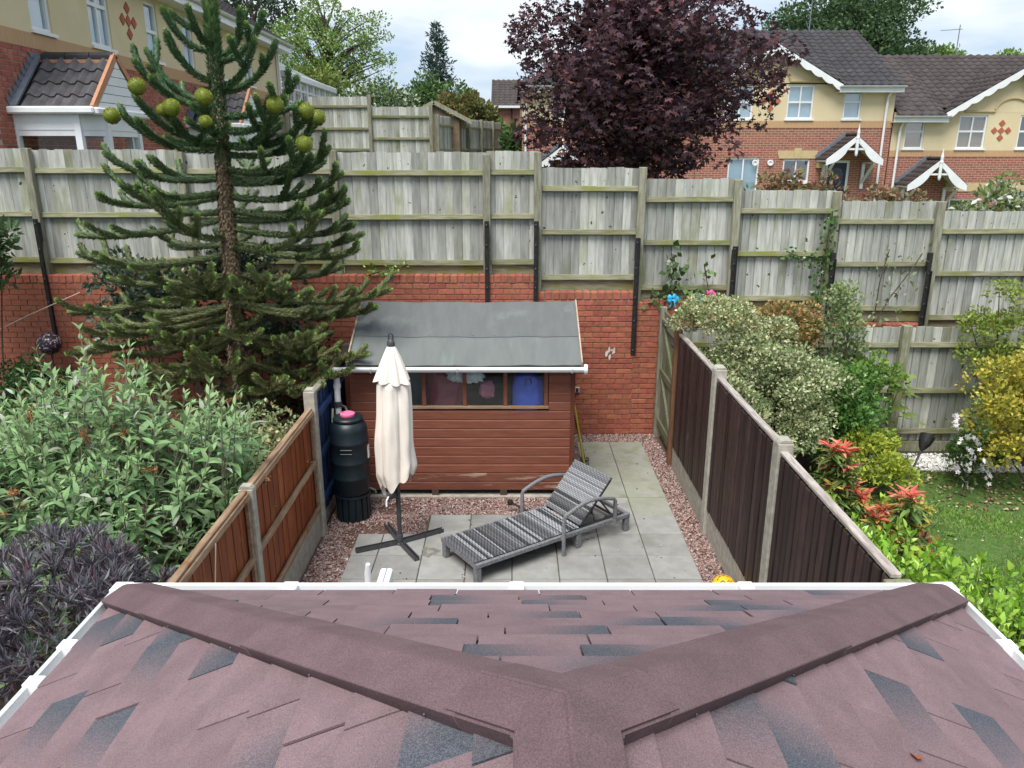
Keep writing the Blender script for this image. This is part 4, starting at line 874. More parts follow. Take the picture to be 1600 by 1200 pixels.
# ---- mosaic ball, washing line
mb_ = thing('mosaic_ball', 'speckled mosaic ball on a stake in front of the left brick wall', 'ornament', (-6.25, 10.1, 0)); MC = Vector((-6.25, 10.1, 1.42))
bm = bmesh.new(); bmesh.ops.create_icosphere(bm, subdivisions=4, radius=.15); m_ = bpy.data.meshes.new('ball'); bm.to_mesh(m_); bm.free(); m_.materials.append(mat('dark_ball', (.03, .025, .03), rough=.6)); put('ball', m_, mb_, MC)
d = sphere_dirs(420); P = np.array(MC) + d * .151; n = len(d); s = RNG.uniform(.004, .011, n)
tv = np.array([(-1, -1, 0), (1, -1, 0), (1, 1, 0), (-1, 1, 0)]); up = norm(RNG.normal(size=(n, 3))); S_ = norm(np.cross(up, d)); Q_ = np.cross(d, S_)
V = P[:, None] + s[:, None, None] * (tv[None, :, :1] * S_[:, None] + tv[None, :, 1:2] * Q_[:, None]); F = np.arange(n * 4).reshape(n, 4)
cc = np.array([(.6, .6, .62), (.45, .12, .2), (.3, .3, .33), (.12, .1, .13), (.5, .3, .35)])[RNG.integers(0, 5, n)]
o = put('mosaic_chips', mesh('chips', V.reshape(-1, 3), F, STONE, col=np.repeat(cc, 4, 0)), mb_); o['kind'] = 'stuff'
b = MB(); b.tube([(-6.25, 10.1, 0), (-6.25, 10.1, 1.28)], .012, 8); b.build('stake', DARKMETAL, mb_)
b = MB(); b.tube([(-7.6, 9.2, 1.25), (-7.0, 9.55, 1.52), (-6.4, 9.98, 1.83), (-5.88, 10.37, 2.07)], .006, 6); tag(b.build('washing_line', mat('line', (.6, .5, .4), rough=.8)), 'thin pale washing line running up to the left brick wall', 'rope')
# ---- solar torch lights in the right garden
def torch(label, base, tip, hr=.07):
    t = thing('solar_torch', label, 'garden light', base, group='solar torches in the right garden'); base, tip = Vector(base), Vector(tip); d = (tip - base).normalized()
    b = MB(); b.tube([base, tip], .014, 8); b.build('stake', BLACKBAR, t)
    b = MB(); q = d.to_track_quat('Z', 'Y').to_matrix().to_4x4(); q.translation = tip
    b.lathe([(.015, -.02), (hr*.55, .03), (hr*.9, .1), (hr, .17), (hr*1.05, .19), (hr*.9, .2), (hr*.3, .215)], 14)
    b.V = [tuple(q @ Vector(v)) for v in b.V]; b.build('lantern', BLACKBAR, t, smooth=True)
torch('leaning black solar torch light on the lawn before the white gravel', (4.75, 8.55, 0), (5.0, 8.75, .42), .085); torch('upright black solar torch light beside the brown fence', (3.35, 7.6, 0), (3.36, 7.62, .72), .055)

# ================================================================ houses (built in a facade frame: x along, y inwards, z up)
def wallpart(name, parent, m, x0, x1, z0, z1, holes, y=0, depth=.12):
    """wall face with real openings and reveals"""
    xs_ = sorted({x0, x1, *[min(max(h[i], x0), x1) for h in holes for i in (0, 1)]}); zs_ = sorted({z0, z1, *[min(max(h[i], z0), z1) for h in holes for i in (2, 3)]})
    V, F = [], []
    def q(a, b, c, d): n = len(V); V.extend([a, b, c, d]); F.append((n, n+1, n+2, n+3))
    for i in range(len(xs_)-1):
        for j in range(len(zs_)-1):
            a, b, c, d = xs_[i], xs_[i+1], zs_[j], zs_[j+1]; mx_, mz_ = (a+b)/2, (c+d)/2
            if any(h[0] < mx_ < h[1] and h[2] < mz_ < h[3] for h in holes): continue
            q((a, y, c), (b, y, c), (b, y, d), (a, y, d))
    for h in holes:
        a, b, c, d = max(h[0], x0), min(h[1], x1), max(h[2], z0), min(h[3], z1)
        if a >= b or c >= d: continue
        q((a, y, c), (a, y+depth, c), (a, y+depth, d), (a, y, d)); q((b, y, c), (b, y, d), (b, y+depth, d), (b, y+depth, c))
        if d == h[3]: q((a, y, d), (a, y+depth, d), (b, y+depth, d), (b, y, d))
        if c == h[2]: q((a, y, c), (b, y, c), (b, y+depth, c), (a, y+depth, c))
    return put(name, mesh(name, V, F, m), parent, world=False)
def window(parent, x0, x1, z0, z1, cols=2, transom=.5, back=None, y=0, fr=.055, sill=True, name='window'):
    b = MB(); d0, d1 = y + .03, y + .1
    b.box((x0, d0, z0), (x0 + fr, d1, z1)); b.box((x1 - fr, d0, z0), (x1, d1, z1)); b.box((x0 + fr, d0 + .001, z0), (x1 - fr, d1, z0 + fr)); b.box((x0 + fr, d0 + .001, z1 - fr), (x1 - fr, d1, z1))
    o = b.build(name, WHITE, parent, world=False)
    if transom: MB().box((x0 + fr, d0 + .002, z0 + (z1-z0)*transom - .03), (x1 - fr, d1 - .002, z0 + (z1-z0)*transom + .03)).build('transom', WHITE, o, world=False)
    for k in range(1, cols): xm = x0 + (x1-x0)*k/cols; MB().box((xm - .022, d0 + .004, z0 + fr), (xm + .022, d1 - .004, z1 - fr)).build('glazing_bar', WHITE, o, world=False)
    for k in range(cols):
        a, e = x0 + fr + (x1-x0-2*fr)*k/cols, x0 + fr + (x1-x0-2*fr)*(k+1)/cols
        for (c, d) in (((z0 + fr, z0 + (z1-z0)*transom), (z0 + (z1-z0)*transom, z1 - fr)) if transom else ((z0 + fr, z1 - fr),)):
            MB().add([(a, d1 - .03, c), (e, d1 - .03, c), (e, d1 - .03, d), (a, d1 - .03, d)], [(0, 1, 2, 3)]).build('pane', HGLASS, o, world=False)
    MB().add([(x0, d1 + .012, z0), (x1, d1 + .012, z0), (x1, d1 + .012, z1), (x0, d1 + .012, z1)], [(0, 1, 2, 3)]).build('window_back', back or NET, o, world=False)  # with INTER, a near-black sheet painted in for the room's shade
    if sill: MB().box((x0 - .05, y - .05, z0 - .05), (x1 + .05, y + .06, z0 - .002)).build('sill', WHITE, o, world=False)
    return o
def tiles(name, parent, w, length, pitch, m, loc, rz=0, tw=.3, gauge=.32, amp=.028, step=.03, world=False, both=False, hipl=False, hipr=False):
    """roof slope of overlapping wavy tiles: eave along +x, rising towards +y"""
    nc = max(1, round(length / gauge)); g = length / nc; nt = max(1, round(w / tw)); tw = w / nt; na = nt * 6 + 1
    a = np.linspace(0, w, na); wav = amp * np.clip(np.sin(a / tw * 2 * math.pi) * 1.1, -.6, 1)
    c, s = math.cos(pitch), math.sin(pitch); V = []; F = []
    for k in range(nc):
        for (bb, h) in ((k*g - .03, -.012), (k*g - .03, step), ((k+1)*g, .004)):
            base = len(V); V += [(x, bb*c - (h + wv)*s, bb*s + (h + wv)*c) for x, wv in zip(a, wav)]
        b0 = len(V) - 3*na
        for r_ in range(2): F += [(b0 + r_*na + i, b0 + r_*na + i + 1, b0 + (r_+1)*na + i + 1, b0 + (r_+1)*na + i) for i in range(na - 1)]
    V = np.array(V, np.float32); F = np.array(F, np.int32)
    if hipl: F = F[V[F].mean(1)[:, 0] > V[F].mean(1)[:, 1] * 1.0]
    if hipr: F = F[w - V[F].mean(1)[:, 0] > V[F].mean(1)[:, 1] * 1.0]
    return put(name, mesh(name, V, F, m, smooth=False), parent, loc, (0, 0, rz), world=world)
def barge(parent, ax, az, fx, fz, y, t=.03, w=.2, scal=5, name='bargeboard', both=True):
    """white scalloped bargeboard from apex down to the foot"""
    for sg in ((1, -1) if both else (1,)):
        top, bot = [], []; n = 30
        for k in range(n + 1):
            f = k / n; x = ax + sg * (fx - ax) * f; z = az + (fz - az) * f; top.append((x, z)); bot.append((x, z - w * (.72 + .28 * abs(math.sin(math.pi * scal * f)))))
        b = MB()
        for k in range(n): b.prism([bot[k], bot[k+1], top[k+1], top[k]], y - t, y)
        b.build(name, WHITE, parent, world=False)
def diamonds(parent, cx, cz, y, s=.17):
    for dx, dz in ((0, 0), (1.35, 0), (-1.35, 0), (0, 1.35), (0, -1.35)):
        h = s * .9; MB().prism([(cx + dx*s - h*.72, cz + dz*s), (cx + dx*s, cz + dz*s - h*.72), (cx + dx*s + h*.72, cz + dz*s), (cx + dx*s, cz + dz*s + h*.72)], y - .02, y + .01).build('diamond_tile', TERRA, parent, world=False)
def arch(parent, cx, w, zb, y, flat):
    pts = [(cx - w/2 - flat, y - .02, zb), (cx - w/2, y - .02, zb)]
    pts += [(cx - w/2*math.cos(a), y - .02, zb + .42*math.sin(a)) for a in np.linspace(.15, math.pi - .15, 13)] + [(cx + w/2, y - .02, zb), (cx + w/2 + flat, y - .02, zb)]
    MB().tube(pts, .04, 6).build('arch_moulding', BUFFS, parent, world=False)
def pipe(parent, x, z1, z0, y=-.08, top=True):
    pts = ([(x + .12, y - .06, z1), (x + .1, y - .04, z1 - .12), (x, y, z1 - .35)] if top else [(x, y, z1)]) + [(x, y, z0)]
    MB().tube(pts, .04, 8).build('downpipe', WHITE, parent, world=False, smooth=True)
def half_gutter(parent, x0, x1, y, z): return gutter('gutter', parent, x0, x1, y, z, .06, WHITE, 'x', world=False, n=6)
def porch_canopy(parent, cx, half, apex, foot, proj, roofm=RTILE2, posts=True):
    """open gabled canopy with curved white bargeboards, finial and brackets"""
    rise = apex - foot; sl_len = math.hypot(half, rise); pt = math.atan2(rise, half)
    rt = MB().prism([(cx - half, foot - .06), (cx, apex - .06), (cx + half, foot - .06), (cx + half, foot), (cx, apex), (cx - half, foot)], -proj + .03, 0).build('porch_roof', WHITE, parent, world=False)
    tiles('porch_tiles', rt, proj, sl_len, pt, roofm, (cx - half, 0, foot + .03), R(-90), gauge=.2, tw=.22, amp=.012, step=.02); tiles('porch_tiles', rt, proj, sl_len, pt, roofm, (cx + half, -proj, foot + .03), R(90), gauge=.2, tw=.22, amp=.012, step=.02)
    MB().tube([(cx, -proj, apex + .07), (cx, 0, apex + .07)], .06, 8).build('ridge', RTILE2, rt, world=False)
    MB().bar((cx - half - .02, -.01, foot + .07), (cx, -.01, apex + .1), .03, .16, up=(0, 0, 1)).bar((cx + half + .02, -.01, foot + .07), (cx, -.01, apex + .1), .03, .16).build('flashing', LEAD, rt, world=False)
    for sg in (1, -1):
        b = MB(); n = 14
        for k in range(n):
            def lowz(f): return apex + (foot - apex)*f - .16 - .16*math.sin(f*math.pi*.9)**2*(1 if f > .3 else .4)
            f0, f1 = k/n, (k+1)/n; b.prism([(cx + sg*half*f0, lowz(f0)), (cx + sg*half*f1, lowz(f1)), (cx + sg*half*f1, apex + (foot-apex)*f1 + .02), (cx + sg*half*f0, apex + (foot-apex)*f0 + .02)], -proj - .03, -proj)
        b.build('porch_bargeboard', WHITE, rt, world=False)
        x = cx + sg * half * .72; MB().box((x - .05, -.06, foot - .95), (x + .05, -.002, foot - .1)).bar((x, -.04, foot - .75), (x, -proj + .06, foot - .12), .07).bar((x, -.04, foot - .1), (x, -proj + .02, foot - .1), .07).build('bracket', WHITE, rt, world=False)
    MB().box((cx - half * .45, -proj - .02, foot + rise*.42), (cx + half * .45, -proj + .02, foot + rise*.42 + .06)).build('collar_tie', WHITE, rt, world=False)
    MB().lathe([(.03, apex - .62), (.05, apex - .55), (.05, apex - .1), (.06, apex - .05), (.045, apex + .02), (.05, apex + .12), (.02, apex + .24), (.008, apex + .38)], 8, (cx, -proj - .06, 0)).build('finial', WHITE, rt, world=False)
    return rt

def right_house(name, label, loc, X1, eave, band, ridge, run, wins, gable=None, porch=None, gwins=(), roofm=RTILE, pipes=(), X0=0, roof_x=None, dia=None, door=None, eave_spans=None, hip=False):
    """front facade on y=0 with cream render over a buff band over brick"""
    t = thing(name, label, 'house', loc); zb0, zb1 = band; holes = [w[:4] for w in wins]; gh = [w[:4] for w in gwins]
    if door: gh = gh + [door[:4]]
    wallpart('brick_wall', t, HBRICK, X0, X1, -1.2, zb0, gh); wallpart('brick_band', t, BUFF, X0, X1, zb0, zb1, [], y=-.012)
    wallpart('rendered_wall', t, CREAM, X0, X1, zb1, eave, holes)
    MB().add([(X0, 0, zb0), (X0, 0, zb1), (X0, -.012, zb1), (X0, -.012, zb0)], [(0, 1, 2, 3)]).build('band_end', BUFF, t, world=False)
    for sx in (X0, X1):
        MB().add([(sx, 0, -1.2), (sx, 2*run, -1.2), (sx, 2*run, eave), (sx, run, ridge - .05 if not (hip and sx == X0) else eave), (sx, 0, eave)], [(0, 1, 2, 3, 4)]).build('side_wall', HBRICK, t, world=False)
    MB().add([(X0, 2*run, -1.2), (X1, 2*run, -1.2), (X1, 2*run, eave), (X0, 2*run, eave)], [(0, 1, 2, 3)]).build('back_wall', HBRICK, t, world=False)
    rx0, rx1 = roof_x or (X0 - .1, X1 + .1); pt = math.atan2(ridge - eave, run); over = .3; sl_len = (run + over) / math.cos(pt)
    spans = [(rx0, rx1, -over)]
    if gable: g0, g1 = max(gable[0] - gable[2] - .1, rx0), min(gable[0] + gable[2] + .1, rx1); spans = [s for s in ((rx0, g0, -over), (g0, g1, .14), (g1, rx1, -over)) if s[1] - s[0] > .15]
    for a, e, yy in spans: rf_ = tiles('roof', t, e - a, (run - yy) / math.cos(pt), pt, roofm, (a, yy, eave + yy * math.tan(pt) + .06), hipl=hip)
    if hip:
        tiles('roof', t, 2*run + 2*over, sl_len, pt, roofm, (rx0, 2*run + over, eave - over * math.tan(pt) + .06), R(-90), hipl=True, hipr=True)
    tiles('roof', t, rx1 - rx0, sl_len, pt, roofm, (rx1, 2*run + over, eave - over * math.tan(pt) + .06), R(180), hipr=hip)
    MB().tube([(rx0 + (run + over if hip else 0), run, ridge + .08), (rx1, run, ridge + .08)], .1, 8).build('ridge_tiles', RIDGEM, rf_, world=False)
    for sx in ((rx1,) if hip else (rx0, rx1)): MB().bar((sx, -over, eave - over*math.tan(pt) + .03), (sx, run, ridge + .06), .04, .12).build('verge', mat('verge_mortar', (.55, .54, .52), rough=.9) if 'verge_mortar' not in bpy.data.materials else bpy.data.materials['verge_mortar'], rf_, world=False)
    ez = eave - over * math.tan(pt)
    for a, e in (eave_spans or [(rx0, rx1)]):
        MB().box((a, -over - .02, ez - .17), (e, -over + .01, ez + .02)).build('fascia', WHITE, t, world=False); MB().box((a, -over + .012, ez - .17), (e, .0, ez - .14)).build('soffit', WHITE, t, world=False)
        half_gutter(t, a - .02, e + .02, -over - .075, ez + .03)
    for w in wins + tuple(gwins): window(t, *w[:4], cols=w[4], transom=w[5], back=w[6])
    if gable:
        cx, apex, half, foot = gable; rise = apex - foot; gl = math.hypot(half, rise); gp = math.atan2(rise, half); back = (apex - eave) / math.tan(pt) + .35
        MB().prism([(cx - half, eave - .02), (cx + half, eave - .02), (cx + half*.98, foot - .02), (cx, apex - .06), (cx - half*.98, foot - .02)], -.004, .1).build('gable_wall', CREAM, t, world=False)
        g_ = tiles('gable_roof', t, back + .3, gl + .12, gp, roofm, (cx - half - .1, back, foot - .03), R(-90)); tiles('gable_roof', t, back + .3, gl + .12, gp, roofm, (cx + half + .1, -.3, foot - .03), R(90))
        MB().tube([(cx, -.3, apex + .06), (cx, back, apex + .06)], .09, 8).build('ridge_tiles', RIDGEM, g_, world=False)
        barge(t, cx, apex + .03, cx + half + .12, foot - .06, -.28, w=.24, scal=6)
    if dia: diamonds(t, *dia)
    if door:
        x0, x1, z0, z1 = door[:4]; DM = mat('dark_blue_door%d' % int(loc[0]), (.035, .033, .085), (.028, .026, .07), rough=.4)
        d_ = MB().box((x0 + .08, .05, z0), (x1 - .08, .1, z1 - .08)).build('door', DM, t, world=False)
        MB().box((x0, .02, z0), (x0 + .08, .12, z1)).box((x1 - .08, .02, z0), (x1, .12, z1)).box((x0 + .08, .021, z1 - .08), (x1 - .08, .12, z1)).build('door_frame', WHITE, d_, world=False)
        cx = (x0 + x1) / 2; gz = z1 - .75
        pts = [(cx - .22, gz), (cx + .22, gz)] + [(cx + .22*math.cos(a), gz + .3 + .22*math.sin(a)) for a in np.linspace(0, math.pi, 9)]
        MB().prism(pts, .035, .0495).build('door_light', mat('door_glass%d' % int(loc[0]), (.03, .035, .06), rough=.15, spec=.6), d_, world=False)
        MB().tube([(cx, .03, gz), (cx, .03, gz + .5)], .01, 5).tube([(cx - .22, .03, gz + .3), (cx + .22, .03, gz + .3)], .01, 5).tube([(cx - .12, .03, gz), (cx - .12, .03, gz + .46)], .008, 5).tube([(cx + .12, .03, gz), (cx + .12, .03, gz + .46)], .008, 5).build('leading', LEAD, d_, world=False)
    if porch: porch_canopy(t, *porch)
    for p_ in pipes: pipe(t, *p_)
    return t
Z1 = 1.55
def zz(*a): return a
# middle house with the blue door
B1 = 6.2
h1 = right_house('cream_house', 'cream and brick house with blue arched door, right of the purple maple', (B1, 27, Z1), 12.66 - B1, 6.12 - Z1, (4.70 - Z1, 4.92 - Z1), 8.2 - Z1, 4.0,
    ((9.1 - B1, 9.97 - B1, 4.98 - Z1, 6.04 - Z1, 2, .5, NET), (10.98 - B1, 11.56 - B1, 4.98 - Z1, 6.0 - Z1, 1, .52, NET), (7.1 - B1, 7.97 - B1, 4.98 - Z1, 6.04 - Z1, 2, .5, NET)),
    gable=(8.55 - B1, 7.22 - Z1, 2.12, 6.08 - Z1), porch=(11.2 - B1, .93, 4.42 - Z1, 3.68 - Z1, .85), gwins=((9.16 - B1, 10.06 - B1, 2.95 - Z1, 3.70 - Z1, 2, 0, INTER), (7.3 - B1, 8.35 - B1, 2.6 - Z1, 3.75 - Z1, 2, 0, NET)),
    pipes=((12.38 - B1, 6.0 - Z1, -.5),), dia=(8.55 - B1, 5.55 - Z1, 0, .17), door=(10.62 - B1, 11.42 - B1, 1.6 - Z1, 3.66 - Z1), eave_spans=[(10.68 - B1, 12.78 - B1)])
arch(h1, 8.55 - B1, 1.15, 6.16 - Z1, 0, 1.0)
MB().prism([(9.0 - B1, 3.72 - Z1), (10.22 - B1, 3.72 - Z1), (10.3 - B1, 3.98 - Z1), (8.92 - B1, 3.98 - Z1)], -.02, .0).prism([(9.52 - B1, 3.72 - Z1), (9.7 - B1, 3.72 - Z1), (9.74 - B1, 4.06 - Z1), (9.48 - B1, 4.06 - Z1)], -.035, -.0205).build('lintel', BUFFS, h1, world=False)
for x in (8.2, 8.72): MB().lathe([(0, 0), (.1, 0), (.1, .05), (.06, .055), (.05, .02), (0, .02)], 14).build('flue', WHITE, h1, world=False, loc=(x - B1, 0, 3.58 - Z1), rot=(R(90), 0, 0))
MB().box((11.95 - B1, -.12, 3.05 - Z1), (12.08 - B1, -.001, 3.35 - Z1)).build('wall_lamp', mat('lamp_metal', (.25, .24, .22), rough=.5), h1, world=False)
MB().box((10.28 - B1, -.2, 3.42 - Z1), (10.45 - B1, -.001, 3.6 - Z1)).build('meter_box', BUFFS, h1, world=False)
ae = MB(); ae.tube([(11.0 - B1, 4.0, 6.65), (11.02 - B1, 4.0, 8.6)], .02, 5); ae.tube([(10.86 - B1, 4.0, 7.0), (11.02 - B1, 4.0, 6.65)], .012, 5); ae.build('aerial', LEAD, h1, world=False)
# house behind the maple
h0 = right_house('cream_house', 'cream and brick house mostly hidden behind the purple maple', (.34, 27, Z1), 5.84, 6.12 - Z1, (4.70 - Z1, 4.92 - Z1), 8.2 - Z1, 4.0,
    ((4.4, 5.2, 3.43, 4.5, 2, .5, NET), (1.0, 1.8, 3.43, 4.5, 2, .5, NET)), porch=(1.3, .93, 4.1 - Z1, 3.4 - Z1, .85), gwins=((1.4, 2.4, 1.0, 2.0, 1, 0, INTER),), pipes=((.12, 6.0 - Z1, -.5),), hip=True)
# lower house on the right
B2 = 12.70; Z2 = .55
h2 = right_house('cream_house', 'lower cream and brick house at the right edge with wooden blinds', (B2, 27.05, Z2), 8.0, 5.2 - Z2, (3.78 - Z2, 3.98 - Z2), 7.35 - Z2, 4.0,
    ((13.15 - B2, 13.80 - B2, 4.04 - Z2, 5.08 - Z2, 1, .52, BLIND), (14.92 - B2, 15.86 - B2, 4.04 - Z2, 5.10 - Z2, 2, .52, BLIND), (16.95 - B2, 17.8 - B2, 4.04 - Z2, 5.1 - Z2, 2, .52, INTER)),
    gable=(16.62 - B2, 6.5 - Z2, 2.2, 5.22 - Z2), porch=(14.05 - B2, .98, 3.66 - Z2, 2.86 - Z2, .85), gwins=((15.0 - B2, 16.0 - B2, 1.4 - Z2, 2.4 - Z2, 2, 0, INTER), (16.9 - B2, 17.8 - B2, 1.4 - Z2, 2.62 - Z2, 2, 0, INTER)),
    pipes=((12.95 - B2, 5.05 - Z2, -.6),), dia=(16.36 - B2, 4.62 - Z2, 0, .17), roofm=RTILE2, eave_spans=[(12.6 - B2, 14.4 - B2), (18.85 - B2, 20.7 - B2)], X0=.02, roof_x=(.05, 8.1))
arch(h2, 16.62 - B2, 1.15, 5.22 - Z2, 0, 1.0)
for x0 in (14.85, 16.75): MB().prism([(x0 - B2, 2.64 - Z2), (x0 + 1.3 - B2, 2.64 - Z2), (x0 + 1.38 - B2, 2.92 - Z2), (x0 - .08 - B2, 2.92 - Z2)], -.02, 0).build('lintel', BUFFS, h2, world=False)
ae = MB(); ae.tube([(16.6 - B2, 4.0, 6.7), (16.6 - B2, 4.0, 7.9)], .018, 5); ae.tube([(15.9 - B2, 4.0, 7.7), (16.7 - B2, 4.0, 7.75)], .012, 5); ae.build('aerial', LEAD, h2, world=False)
# small far brick house
fh = thing('brick_house', 'small distant red brick house left of the purple maple', 'house', (-.9, 45, 2.6))
box('wall', fh, (-1.0, 45, 2.0), (3.4, 50, 6.35), HBRICK); tiles('roof', fh, 4.7, 3.1, R(30), RTILE2, (-1.15, 44.75, 6.4), world=True); box('gutter', fh, (-1.15, 44.66, 6.28), (3.55, 44.78, 6.4), WHITE); box('downpipe', fh, (-.06, 44.9, 3), (.02, 44.98, 6.3), BLACKBAR)
box('lean_to_roof', fh, (-.6, 44.0, 4.62), (.3, 44.95, 4.72), RTILE, .01)

# ---------------------------------------------------------------- house on the left, facade running away from us
LX, LY, LZ = -7.0, 10.95, 2.2
lh = thing('terraced_house', 'cream and brick house on the left with a white bay porch', 'house', (LX, LY, LZ), R(90))
lw = [(12.22, 12.76), (13.9, 14.62), (16.02, 16.56), (17.75, 18.3), (19.4, 20.1), (21.6, 22.3)]
holes = [(a - LY, e - LY, 5.62 - LZ, 6.68 - LZ) for a, e in lw]
LEN = 13.9
wallpart('mortar_wall', lh, mat('pale_mortar', (.5, .38, .3), (.42, .32, .25), rough=.95, scale=20), 0, LEN, -.4, 5.35 - LZ, [])
wallpart('rendered_wall', lh, CREAM, 0, LEN, 5.56 - LZ, 6.92 - LZ, holes)
box('brick_band', lh, (0, -.015, 5.35 - LZ), (LEN, .05, 5.56 - LZ), BUFF, world=False)
nbr = MB(); j = 0; z = 5.35 - LZ - .04
while z > 1.1:
    x = .1125 * (j % 2)
    while x < LEN - .2:
        d = random.uniform(-.002, .002); nbr.box((x + .007, -.012 + d, z - .030), (x + .218, .02, z + .030)); x += .225
    z -= .075; j += 1
o = nbr.build('brickwork', mat('left_house_brick', (.36, .115, .08), (.29, .088, .062), rough=.9, scale=4, c3=(.42, .16, .115), c3scale=7, c3lo=.5, c3hi=.6), lh, world=False); o['kind'] = 'stuff'
wallpart('end_wall', lh, HBRICK, 0, 8, -.4, 6.9 - LZ, []).rotation_euler = (0, 0, R(90))
for i, (a, e) in enumerate(lw): window(lh, a - LY, e - LY, 5.62 - LZ, 6.68 - LZ, cols=2 if i in (1, 4, 5) else 1, transom=.62 if i in (1,) else .5)
dm = diamonds(lh, 15.3 - LY, 6.19 - LZ, 0, .16)
ez = 6.9 - LZ; over = .35
box('fascia', lh, (-.2, -over - .02, ez - .14), (LEN + .15, -over + .01, ez + .06), WHITE, world=False); box('soffit', lh, (-.2, -over + .011, ez - .14), (LEN + .15, 0, ez - .11), WHITE, world=False)
half_gutter(lh, -.2, LEN + .2, -over - .08, ez + .06)
tiles('roof', lh, LEN + .35, 4.9, R(32), RTILE2, (-.2, -over, ez + .08))
tiles('roof', lh, LEN + .35, 4.9, R(32), RTILE2, (LEN + .15, 2 * (4.9 * math.cos(R(32))) - over, ez + .08), R(180))
MB().add([(LEN, 0, 3.0), (LEN, 7.6, 3.0), (LEN, 7.6, ez), (LEN, 3.8, ez + 2.4), (LEN, 0, ez)], [(0, 1, 2, 3, 4)]).build('far_gable', HBRICK, lh, world=False)
box('corner_pipe', lh, (LEN - .35, -.1, 1), (LEN - .27, -.02, ez), WHITE, world=False)
def bay_porch(t0, x0):
    """projecting white bay with its own gabled tile roof; x0 = near face along the facade"""
    D, Wd = 1.14, 1.5; ze = 4.46 - LZ; zr_ = 5.2 - LZ; rise = zr_ - ze; half = Wd / 2 + .06; cx = x0 + Wd / 2; pt = math.atan2(rise, half)
    b_ = MB(); pl = [(x0, 0), (x0, -D + .25), (x0 + .28, -D), (x0 + Wd - .28, -D), (x0 + Wd, -D + .25), (x0 + Wd, 0)]
    for p_ in pl: b_.box((p_[0] - .045, p_[1] - .045, .2), (p_[0] + .045, p_[1] + .045, ze - .02))
    for i in range(5):
        a, e = Vector((*pl[i], 0)), Vector((*pl[i+1], 0))
        b_.bar(a + Vector((0, 0, ze - .14)), e + Vector((0, 0, ze - .14)), .07, .24); b_.bar(a + Vector((0, 0, ze - .30)), e + Vector((0, 0, ze - .30)), .05, .08); b_.bar(a + Vector((0, 0, .9)), e + Vector((0, 0, .9)), .08, .5)
    P_ = b_.build('bay_window', WHITE, t0, world=False)
    for i in range(5):
        a, e = pl[i], pl[i+1]; MB().add([(*a, 1.1), (*e, 1.1), (*e, ze - .3), (*a, ze - .3)], [(0, 1, 2, 3)]).build('pane', GLASS, P_, world=False)
    MB().box((x0 + .1, -.3, .3), (x0 + .8, -.02, 1.5)).build('bay_interior', mat('interior_%d' % int(x0*10), (.25, .27, .25), (.1, .06, .05), rough=.9, scale=1.5), P_, world=False)
    # roof deck, individual tiles on the near slope
    rt = MB().prism([(cx - half, ze + .01), (cx + half, ze + .01), (cx, zr_ - .03)], -D - .02, 0).build('porch_roof', mat('roof_soffit%d' % int(x0*10), (.05, .045, .045), rough=.9), t0, world=False)
    sl_len = math.hypot(half, rise); ncol, nrow = 5, 4; Lr = D + .05; tw, g = (Lr - .16) / ncol, sl_len / nrow
    tm = MB(); na = 9
    for bb, h in ((-.03, 0), (-.03, .03), (g, .004)):
        for i in range(na): f = i / (na - 1); tm.V.append((f * (tw + .012), bb, h + .028 * math.sin(min(f * 1.25, 1) * math.pi * 2 - .9)))
    tm.F = [(r_*na+i, r_*na+i+1, (r_+1)*na+i+1, (r_+1)*na+i) for r_ in range(2) for i in range(na-1)]
    tmesh = mesh('tile', tm.V, tm.F, mat('grey_tile%d' % int(x0*10), (.1, .095, .1), (.065, .06, .066), rough=.75, scale=7, rand=.15), smooth=False)
    for side in (0, 1):
        for r_ in range(nrow):
            for c_ in range(ncol):
                b0 = r_ * g + .01
                if side == 0:
                    A_, B_, N_ = Vector((0, -1, 0)), Vector((math.cos(pt), 0, math.sin(pt))), Vector((-math.sin(pt), 0, math.cos(pt))); O_ = Vector((cx - half - .02, -.14, ze + .02))
                else:
                    A_, B_, N_ = Vector((0, 1, 0)), Vector((-math.cos(pt), 0, math.sin(pt))), Vector((math.sin(pt), 0, math.cos(pt))); O_ = Vector((cx + half + .02, -D - .03, ze + .02))
                M4 = Matrix((A_, B_, N_)).transposed().to_4x4(); M4.translation = O_ + A_ * (c_ * tw) + B_ * b0; putm('roof_tile', tmesh, rt, M4, world=False)
    # ridge, verge, lead, gable boards, gutter
    for k in range(3): MB().tube([(cx, -.12 - .355 * k, zr_ + .03), (cx, -.12 - .355 * (k + 1) + .012, zr_ + .03)], .075, 10).build('ridge_tile', RTILE, rt, world=False, smooth=False)
    MT = mat('orange_mortar%d' % int(x0*10), (.5, .26, .15), (.42, .2, .12), rough=.95, scale=20)
    MB().bar((cx - half - .02, -D - .03, ze + .03), (cx, -D - .03, zr_ + .06), .05, .09).bar((cx + half + .02, -D - .03, ze + .03), (cx, -D - .03, zr_ + .06), .05, .09).bar((cx - .06, -.15, zr_ - .03), (cx - .06, -D, zr_ - .03), .04, .05).build('mortar_verge', MT, rt, world=False)
    MB().bar((cx - half - .03, -.06, ze + .06), (cx - .02, -.06, zr_ + .06), .12, .03).build('lead_soaker', LEAD, rt, world=False)
    for k in range(9):
        f = k / 9; x = cx - half + half * f - .02; z = ze + rise * f + .05; MB().prism([(x - .02, z), (x + .13, z), (x + .15, z + .12), (x - .07, z + .12)], -.03, -.018).build('lead_step', LEAD, rt, world=False)
